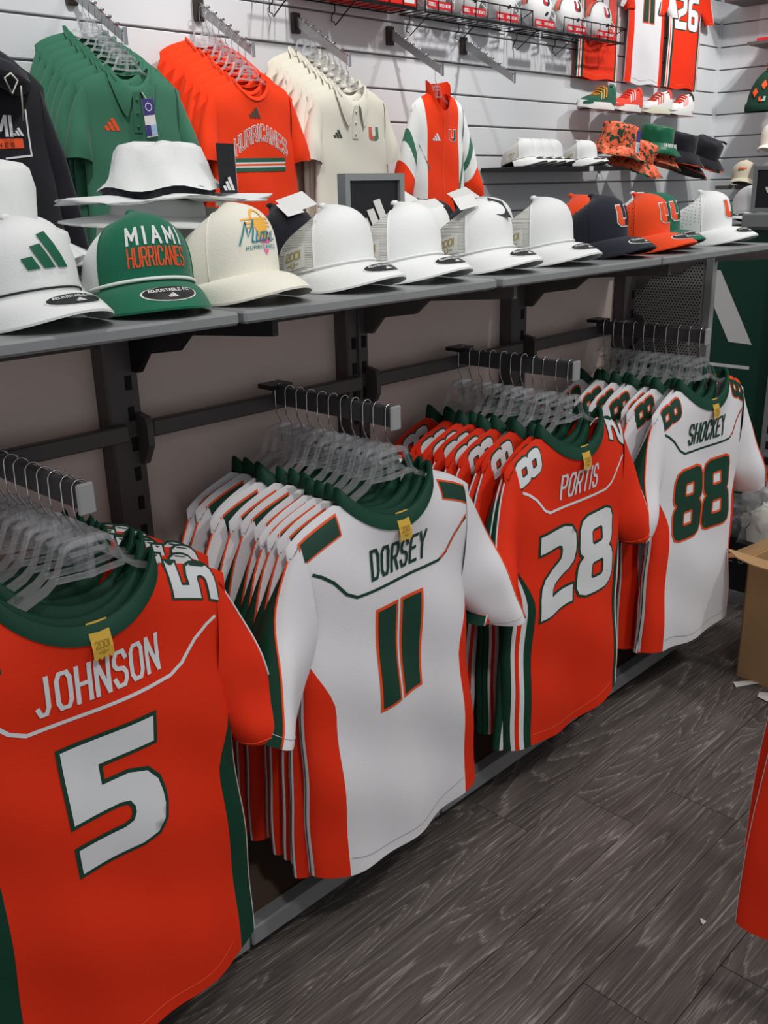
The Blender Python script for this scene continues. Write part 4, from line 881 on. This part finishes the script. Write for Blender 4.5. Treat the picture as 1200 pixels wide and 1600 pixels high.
# ------------------------------------------------------------------ shoes on clear ledges
def shoe(label, loc, rz, up, sole, lace, stripe, accent, hi=1.):
    o = thing('sneaker', label, 'shoe', loc, rz, 'sneakers on the slat wall'); o.scale = (1.16, 1.16, 1.16); Ln = .285
    def wv(v): return .030+.018*sin(pi*min(1, v*1.05))**.7+.006*sm((v-.45)/.3)-.02*sm((v-.88)/.12)
    def hv(v): return hi*(.105*(1-sm((v-.02)/.2)*.12)*(1-sm((v-.28)/.34)*.52)-.03*sm((v-.7)/.3))*(.55 if v > .995 else 1)
    def U(u, v, e=0.):
        a = pi*u; k = min(1, (1-v)*14+.25)*min(1, v*20+.55); return (Ln*(.5-v)*1.0, -(wv(v)+e)*cos(a)*k, .026+(hv(v)*min(1, (1-v)*10+.2)+e)*sin(a)**.75)
    b = MB(); b.grid(16, 26, lambda u, v: U(u, v)); b.build('upper', up, o)
    b = MB()
    def So(u, v):
        a = 2*pi*u; x = cos(a); vv = .5-.52*x; w = (wv(max(0, min(1, vv)))+.006)*(abs(sin(a))**.6); lift = .012*sm((vv-.75)/.25)
        return (Ln*.52*x*(1-.02*v), (1 if sin(a) > 0 else -1)*w*(1-.05*abs(v-.5)), lift+.004*(vv < .1)+.034*v)
    b.grid(36, 4, So, 0, cu=True); n0 = len(b.v); b.add([So(i/36, 0) for i in range(36)], [tuple(range(35, -1, -1))]); b.build('sole', sole, o)
    b = MB(); s1 = lambda x, z: U(z, x, .0015)
    for k in range(3): ribbon(b, [(.40+k*.075, .10), (.30+k*.075, .34)], .03, s1, 0, .05)
    b.build('side_stripes', stripe, o)
    b = MB()
    for k in range(5): b.tube([U(q, .36+k*.062, .004) for q in (.30, .42, .5, .58, .70)], .0042, 6)
    b.build('laces', lace, o)
    b = MB(); b.grid(8, 4, lambda u, v: U(.15+.7*u, .02+.10*v, .002)); b.build('heel_tab', accent, o)
    b = MB(); b.grid(12, 6, lambda u, v: (Ln*(.5-.06-.2*v), .028*(2*u-1)*sin(pi*(.1+.8*v)), .120*hi-.02*v+.006)); b.build('foot_opening', BLK, o)
RED = fab('red_knit', (226, 62, 40), .8); WKN = fab('white_mesh_knit', (226, 224, 222), .8)
SHOES = [(5.46, -.10, fab('green_suede', (18, 82, 62), .9), SOLEW, GUM, GUM, GRC, 'green sneaker with orange stripes and laces, leftmost'), (5.80, -.02, RED, SOLEW, RED, PWH, RED, 'orange-red knit sneaker with white sole and stripes'), (6.16, -.14, WKN, SOLEC, RED, RED, RED, 'white sneaker with red stripes and cream sole'), (6.50, -.02, WKN, SOLEW, RED, RED, PBK, 'white sneaker with red details nearest the corner')]
for x, rz, up, so, la, st, ac, l in SHOES:
    e = thing('shoe_ledge', 'clear ledge on the slat wall under the '+l.replace(', leftmost', ''), 'ledge', (x, 3.455, 2.030), 0, 'clear shoe ledges')
    b = MB(); b.box(-.15, .15, -.07, .10, -.004, 0); b.box(-.15, .15, .098, .102, -.004, .04); b.build('ledge_plate', BOXP, e, False); box_obj('red_pad', (-.12, .12, -.06, .06, 0, .002), SOLER, e)
    shoe(l, (x, 3.455, 2.034), rz, up, so, la, st, ac)

# ------------------------------------------------------------------ hats on the slat wall
o = thing('hat_shelf', 'small black shelf on the slat wall under the white trucker caps', 'shelf', (0, 0, 0)); box_obj('shelf_tray', (4.46, 5.42, 3.20, 3.555, 1.676, 1.70), BLK, o, .003); box_obj('size_label', (5.02, 5.06, 3.197, 3.20, 1.672, 1.70), CARDW, o)
for i, (x, l) in enumerate(((4.56, 'innermost of the row'), (4.65, 'second of the row'), (4.74, 'third of the row'), (4.83, 'fourth of the row'), (5.135, 'front of the nested row'), (5.19, 'standing apart beside the orange bucket hats'))):
    dup(t1, (x, 3.37, 1.701), .12, 'white trucker cap on the wall shelf, '+l, 'caps on the wall shelf', ('hang_tag',))
def peg(x, z, l):
    o = thing('hat_peg', l, 'peg', (x, 0, z)); b = MB(); b.tube([(0, 3.552, -.03), (0, 3.36, -.01)], .006, 8); b.build('rod', CHROME, o); box_obj('peg_plate', (-.02, .02, 3.55, 3.56, -.06, 0), STEEL, o)
for x, z, l in ((5.50, 1.80, 'chrome peg behind the upper patterned bucket hat'), (5.70, 1.74, 'chrome peg behind the lower patterned bucket hat'), (6.02, 1.82, 'chrome peg behind the green bucket hat'), (6.33, 1.80, 'chrome peg behind the black bucket hat'), (6.70, 1.78, 'chrome peg behind the black cap')): peg(x, z, l)
hk = dict(group='hats on wall pegs')
bucket('bucket_hat', 'orange patterned bucket hat with blue tag, upper of the pair', (5.47, 3.30, 1.825), (.22, .08, .1), PATT, 'hats on wall pegs', .105, .125, .065, .055, edge=GRC, wr=.010)
o = bpy.data.objects['bucket_hat.005']
b = MB(); f = lambda x, z: (x, -.175+.2*(z-.0), z); quad(b, [(-.10, -.02), (-.045, -.02), (-.045, .10), (-.10, .10)], f, 0, 1); quad(b, [(-.10, .04), (-.045, .04), (-.045, .10), (-.10, .10)], lambda x, z: tuple(Vector(f(x, z))+Vector((0, -.0015, 0))), 1, 1); quad(b, [(-.072, -.015), (-.048, -.015), (-.048, .03), (-.072, .03)], lambda x, z: tuple(Vector(f(x, z))+Vector((0, -.0015, 0))), 2, 1); b.build('hang_tag', [CARDW, PURP, LBLUE], o, False)
bucket('bucket_hat', 'orange patterned bucket hat hanging lower and to the right', (5.66, 3.27, 1.745), (.30, .1, -.1), PATT, 'hats on wall pegs', .105, .11, .07, .06, edge=GRC, wr=.008, ph=2.)
gb = bucket('bucket_hat', 'green satin bucket hat between patterned and black hats', (5.99, 3.33, 1.855), (.2, .05, 0), fab('green_satin', (14, 98, 66), .35), 'hats on wall pegs', .105, .10, .06, .06, wr=.004)
b = MB(); text(b, 'HURRICANES', 0, 0, .022, .011, .006, .005, lambda x, z: (x, -.135+.35*z-2.5*x*x*-1, -.010+z)); b.build('brim_lettering', PWH, gb)
bucket('bucket_hat', 'orange patterned bucket hat under the green one', (6.03, 3.33, 1.77), (.3, .1, .4), PATT, 'hats on wall pegs', .10, .06, .06, .045, edge=GRC, wr=.004)
bucket('bucket_hat', 'black bucket hat with orange brim edge', (6.30, 3.32, 1.81), (.25, .05, 0), BKT, 'hats on wall pegs', .10, .105, .07, .07, edge=ORC, wr=.004)
bucket('bucket_hat', 'black bucket hat with orange edge, lower in its pair', (6.36, 3.32, 1.735), (.35, .1, .6), BKT, 'hats on wall pegs', .10, .06, .07, .05, edge=ORC, wr=.004)
bucket('bucket_hat', 'black hat with orange edge and chin toggle nearest the corner', (6.69, 3.33, 1.785), (.45, .12, -.35), BKT, 'hats on wall pegs', .10, .105, .06, .05, edge=ORC, wr=.004)
o = bpy.data.objects['bucket_hat.011']; b = MB(); b.tube([(.08, .03, .09), (.12, .0, .10), (.15, .0, .09)], .008, 6); b.build('toggle', BLK, o)

# ------------------------------------------------------------------ right wall
o = thing('wall_shelf', 'dark shelf high on the right wall', 'shelf', (0, 0, 0)); box_obj('shelf_plate', (6.95, 7.25, 2.3, 3.40, 2.775, 2.80), DGREY, o)
o = thing('wall_shelf', 'dark shelf on the right wall above the knit beanie', 'shelf', (0, 0, 0)); box_obj('shelf_plate', (6.95, 7.25, 2.5, 3.21, 2.485, 2.505), DGREY, o)
o = thing('mini_helmet_case', 'small clear case with red base on the right wall shelf', 'case', (7.06, 3.04, 2.506)); box_obj('case', (-.08, .08, -.11, .11, .02, .22), BOXP, o); box_obj('red_base', (-.085, .085, -.115, .115, 0, .02), REDC, o)
b = MB(); b.lathe([(.001, .15), (.04, .14), (.062, .10), (.06, .05), (.045, .03)], 18); b.build('mini_helmet', WHT, o)
KN = mat('green_knit_wool', (16, 58, 44), .95, 0, .8, 140)
bn = thing('beanie', 'dark green knit beanie with orange diamonds and pompom', 'beanie', (7.02, 3.06, 2.06), -pi/2)
prof = [(.145, 0), (.148, .05), (.142, .06), (.135, .10), (.115, .16), (.085, .21), (.045, .25), (.01, .265)]
b = MB(); b.lathe([(r, z) for r, z in prof], 30, 0, lambda p, a, v: (p[0], p[1]*.55, p[2])); b.build('knit_cap', KN, bn)
b = MB(); b.lathe([(.149, -.002), (.155, .01), (.154, .045), (.148, .054)], 30, 0, lambda p, a, v: (p[0], p[1]*.58, p[2])); b.build('cuff', KN, bn)
b = MB(); random.seed(3)
for k in range(120):
    d = Vector((random.gauss(0, 1), random.gauss(0, 1), random.gauss(0, 1))).normalized(); b.tube([Vector((.03, 0, .285))+d*.01, Vector((.03, 0, .285))+d*(.05+.008*random.random())], [.006, .0035], 4)
b.build('pompom', mat('brown_yarn', (120, 84, 56), .95), bn)
bs = lambda x, z: (x, -.55*sqrt(max(0., (lambda r: r*r-x*x)(max(.02, .150-.35*max(0, z-.06)-.5*max(0, z-.17)))))-.006, z)
b = MB()
for cx, cz in ((-.06, .12), (.0, .165), (.06, .12)): quad(b, [(cx-.022, cz), (cx, cz-.032), (cx+.022, cz), (cx, cz+.032)], bs, 0, 3)
b.build('knit_diamonds', POR, bn)
b = MB(); ulogo(b, .0, .075, .05, .03, (lambda x, z: tuple(Vector(bs(x, z))+Vector((0, -.003, 0))), bs), 0, 1); b.build('knit_letter', [POR, mat('mint_print', (150, 190, 175), .6)], bn)
def lg_mark(M):
    def f(o, c): b = MB(); quad(b, [(-.035, .055), (.03, .06), (.035, .066), (-.03, .07)], c.near(.002), 0, 4); quad(b, [(-.03, .048), (.02, .05), (.01, .054), (-.035, .054)], c.near(.002), 1, 4); b.build('front_mark', [M, PGR], o)
    return f
def lg_dark(o, c): b = MB(); text(b, 'MH', 0, .045, .03, .018, .008, .006, c.near(.002)); b.build('front_mark', PBK, o)
cap('cream cap with dark embroidered mark hanging on the right wall', (7.02, 2.97, 1.785), -pi/2, CREAM, sticker=False, logo=lambda o, c: None, group='caps on the right wall', c=Cap(rx=.1, ry=.115, h=.15))
cp = cap('beige cap with small red lettering on the little wall shelf', (7.03, 3.17, 1.572), -pi/2+.2, BEI, sticker=False, logo=lg_mark(POR), group='caps on the right wall', c=Cap(rx=.095, ry=.11, h=.12))
o = thing('cap_shelf', 'small grey shelf with white bars on the right wall', 'shelf', (0, 0, 0)); box_obj('shelf_tray', (6.90, 7.25, 3.0, 3.33, 1.545, 1.571), mat('taupe_shelf', (92, 88, 82), .5), o); b = MB(); stripes3(b, 0, 0, .026, lambda x, z: (6.898, 3.19-x, 1.558+z)); b.build('shelf_mark', CARDW, o)

# ------------------------------------------------------------------ second gondola at the right
o = thing('second_gondola', 'green-backed gondola end right of the perforated panel', 'display rack', (0, 0, 0))
box_obj('green_panel', (3.62, 3.66, .3, 2.35, .08, 1.42), GREENB, o); box_obj('top_shelf', (3.56, 4.2, .3, 1.605, 1.432, 1.482), GREY, o, .004); box_obj('rear_shelf', (3.66, 4.2, 1.607, 2.35, 1.41, 1.432), GREY, o)
box_obj('base_rail', (3.575, 3.62, .3, 2.35, .02, .08), GREY, o)
u = box_obj('upright', (3.575, 3.618, 1.36, 1.45, .08, 1.43), GREY, o)
for k in range(18): box_obj('slot', (3.573, 3.577, 1.41, 1.43, .30+k*.062, .33+k*.062), SLOT, u)
b = MB(); b.poly([(3.6185, y, z) for y, z in ((1.544, .996), (1.637, 1.0), (1.79, 1.275), (1.695, 1.27))], (.001, 0, 0)); b.build('white_bar', CARDW, o, False)
b = MB(); b.poly([(3.6185, y, z) for y, z in ((1.545, .899), (1.75, .899), (1.75, .912), (1.545, .912))], (.001, 0, 0)); b.build('white_line', CARDW, o, False)
sign('grey-framed black sign on the second gondola at right edge', (3.74, 1.56, 1.483), -pi/2, .180, .165)
dup(t1, (3.84, 1.68, 1.433), -pi/2, 'white cap on the second gondola behind the right-hand sign', 'caps on the second gondola', ('hang_tag',))
o = thing('black_carton', 'black carton with white letters on the floor by the green panel', 'carton', (3.36, 1.02, 0)); box_obj('carton_body', (.09, .25, -.4, .55, .02, .27), CARDB, o); box_obj('grey_plinth', (.085, .255, -.4, .55, 0, .05), GREY, o)
b = MB(); text(b, 'ES', 0, 0, .028, .018, .026, .0035, lambda x, z: (.0885, .43-x, .185+z)); b.build('carton_lettering', LGREY, o)
bg = thing('plastic_bag', 'clear plastic bag of folded stock on the black carton', 'bag', (3.53, 1.24, .272)); random.seed(11)
def bagf(s, ph):
    def fn(u, v):
        a = 2*pi*u; q = pi/2*v; k = 1+.10*sin(5*a+ph+4*v)+.09*sin(11*a-9*v+ph)+.07*sin(19*a+17*v)+.04*sin(31*a-23*v)
        return (.16*s*k*cos(a)*cos(q)**.6, .27*s*k*sin(a)*cos(q)**.6, .21*s*sin(q)**.8*k)
    return fn
b = MB(); b.grid(60, 24, bagf(1, 0), 0, cu=True); b.build('film', BAGP, bg)
b = MB(); b.grid(30, 8, bagf(.72, 2), 0, cu=True); b.build('folded_stock', CREAM, bg)
cb = thing('cardboard_box', 'open brown cardboard box on the floor at the right edge', 'box', (2.882, 1.168, 0), rad(-8))
for nm, d in (('side_wall', (0, .005, -.45, 0, .004, .43)), ('side_wall', (0, .40, -.005, 0, .004, .43)), ('side_wall', (.395, .40, -.45, 0, .004, .43)), ('side_wall', (0, .40, -.45, -.445, .004, .43)), ('box_floor', (0, .40, -.45, 0, 0, .004))): box_obj(nm, d, KRAFT, cb)
b = MB(); b.poly([(0, -.01, .430), (0, -.45, .430), (-.10, -.45, .450), (-.11, -.08, .455), (-.10, -.02, .458), (-.06, .045, .462), (-.03, .02, .45)], (0, 0, .004)); b.build('flap', KRAFT, cb, False)
b = MB(); b.poly([(.01, 0, .430), (.40, 0, .430), (.39, .12, .38), (.03, .13, .38)], (0, 0, .004)); b.build('flap', KRAFT, cb, False)
for x, y, l, pts in ((2.79, 1.03, 'white paper scrap on the floor beside the cardboard box', [(-.02, -.05), (.05, -.02), (.03, .03), (-.01, .02)]), (2.80, 1.13, 'torn white paper under the cardboard box corner', [(0, 0), (.09, -.06), (.09, -.03), (.02, .02)]), (1.73, .715, 'tiny white speck of paper on the floor', [(-.008, -.004), (.002, -.006), (.008, .002), (.003, .009), (-.003, .004)])):
    b = MB(); b.poly([(px, py, .002+.004*(i % 2)) for i, (px, py) in enumerate(pts)], (0, 0, .001)); p = b.build('paper_scrap', CARDW, None, False); p.location = (x, y, 0); tag(p, l, 'paper')

# ------------------------------------------------------------------ shirts of the rack at the right edge
wp = [q for q in bpy.data.objects if q.name.startswith('football_jersey') and q.get('label', '').startswith('white') and 'second from' in q['label']][0]
for x, y, z, rz, l in ((1.53, .278, 1.268, -1.30, 'jersey hem at right edge, nearer of the two'), (1.63, .318, 1.338, -1.40, 'jersey hem at right edge, farther of the two')):
    dup(wp, (x, y, z), rz, 'orange and white '+l, 'jerseys on the rack at the right edge', ('sleeve',))
    hanger((x, y, z), rz, 'clear hanger of the '+l, 'hangers on the rack at the right edge')
o = thing('floor_rack', 'chrome floor rack holding the jerseys at the right edge', 'garment rack', (0, 0, 0))
b = MB(); b.poly([(1.50, .263, 1.252), (1.50, .263, 1.225), (1.93, .435, 1.525), (1.93, .435, 1.56)], (-.004, .009, 0)); b.build('sloped_arm', STEEL, o, False)
b = MB(); b.tube([(1.94, .44, .012), (1.94, .44, 1.58)], .016, 12); b.build('post', CHROME, o)
b = MB(); b.lathe([(.16, 0), (.16, .006), (.03, .014), (.016, .02)], 24, 0, lambda p, a, v: (p[0]+1.94, p[1]+.44, p[2])); b.build('base', STEEL, o)
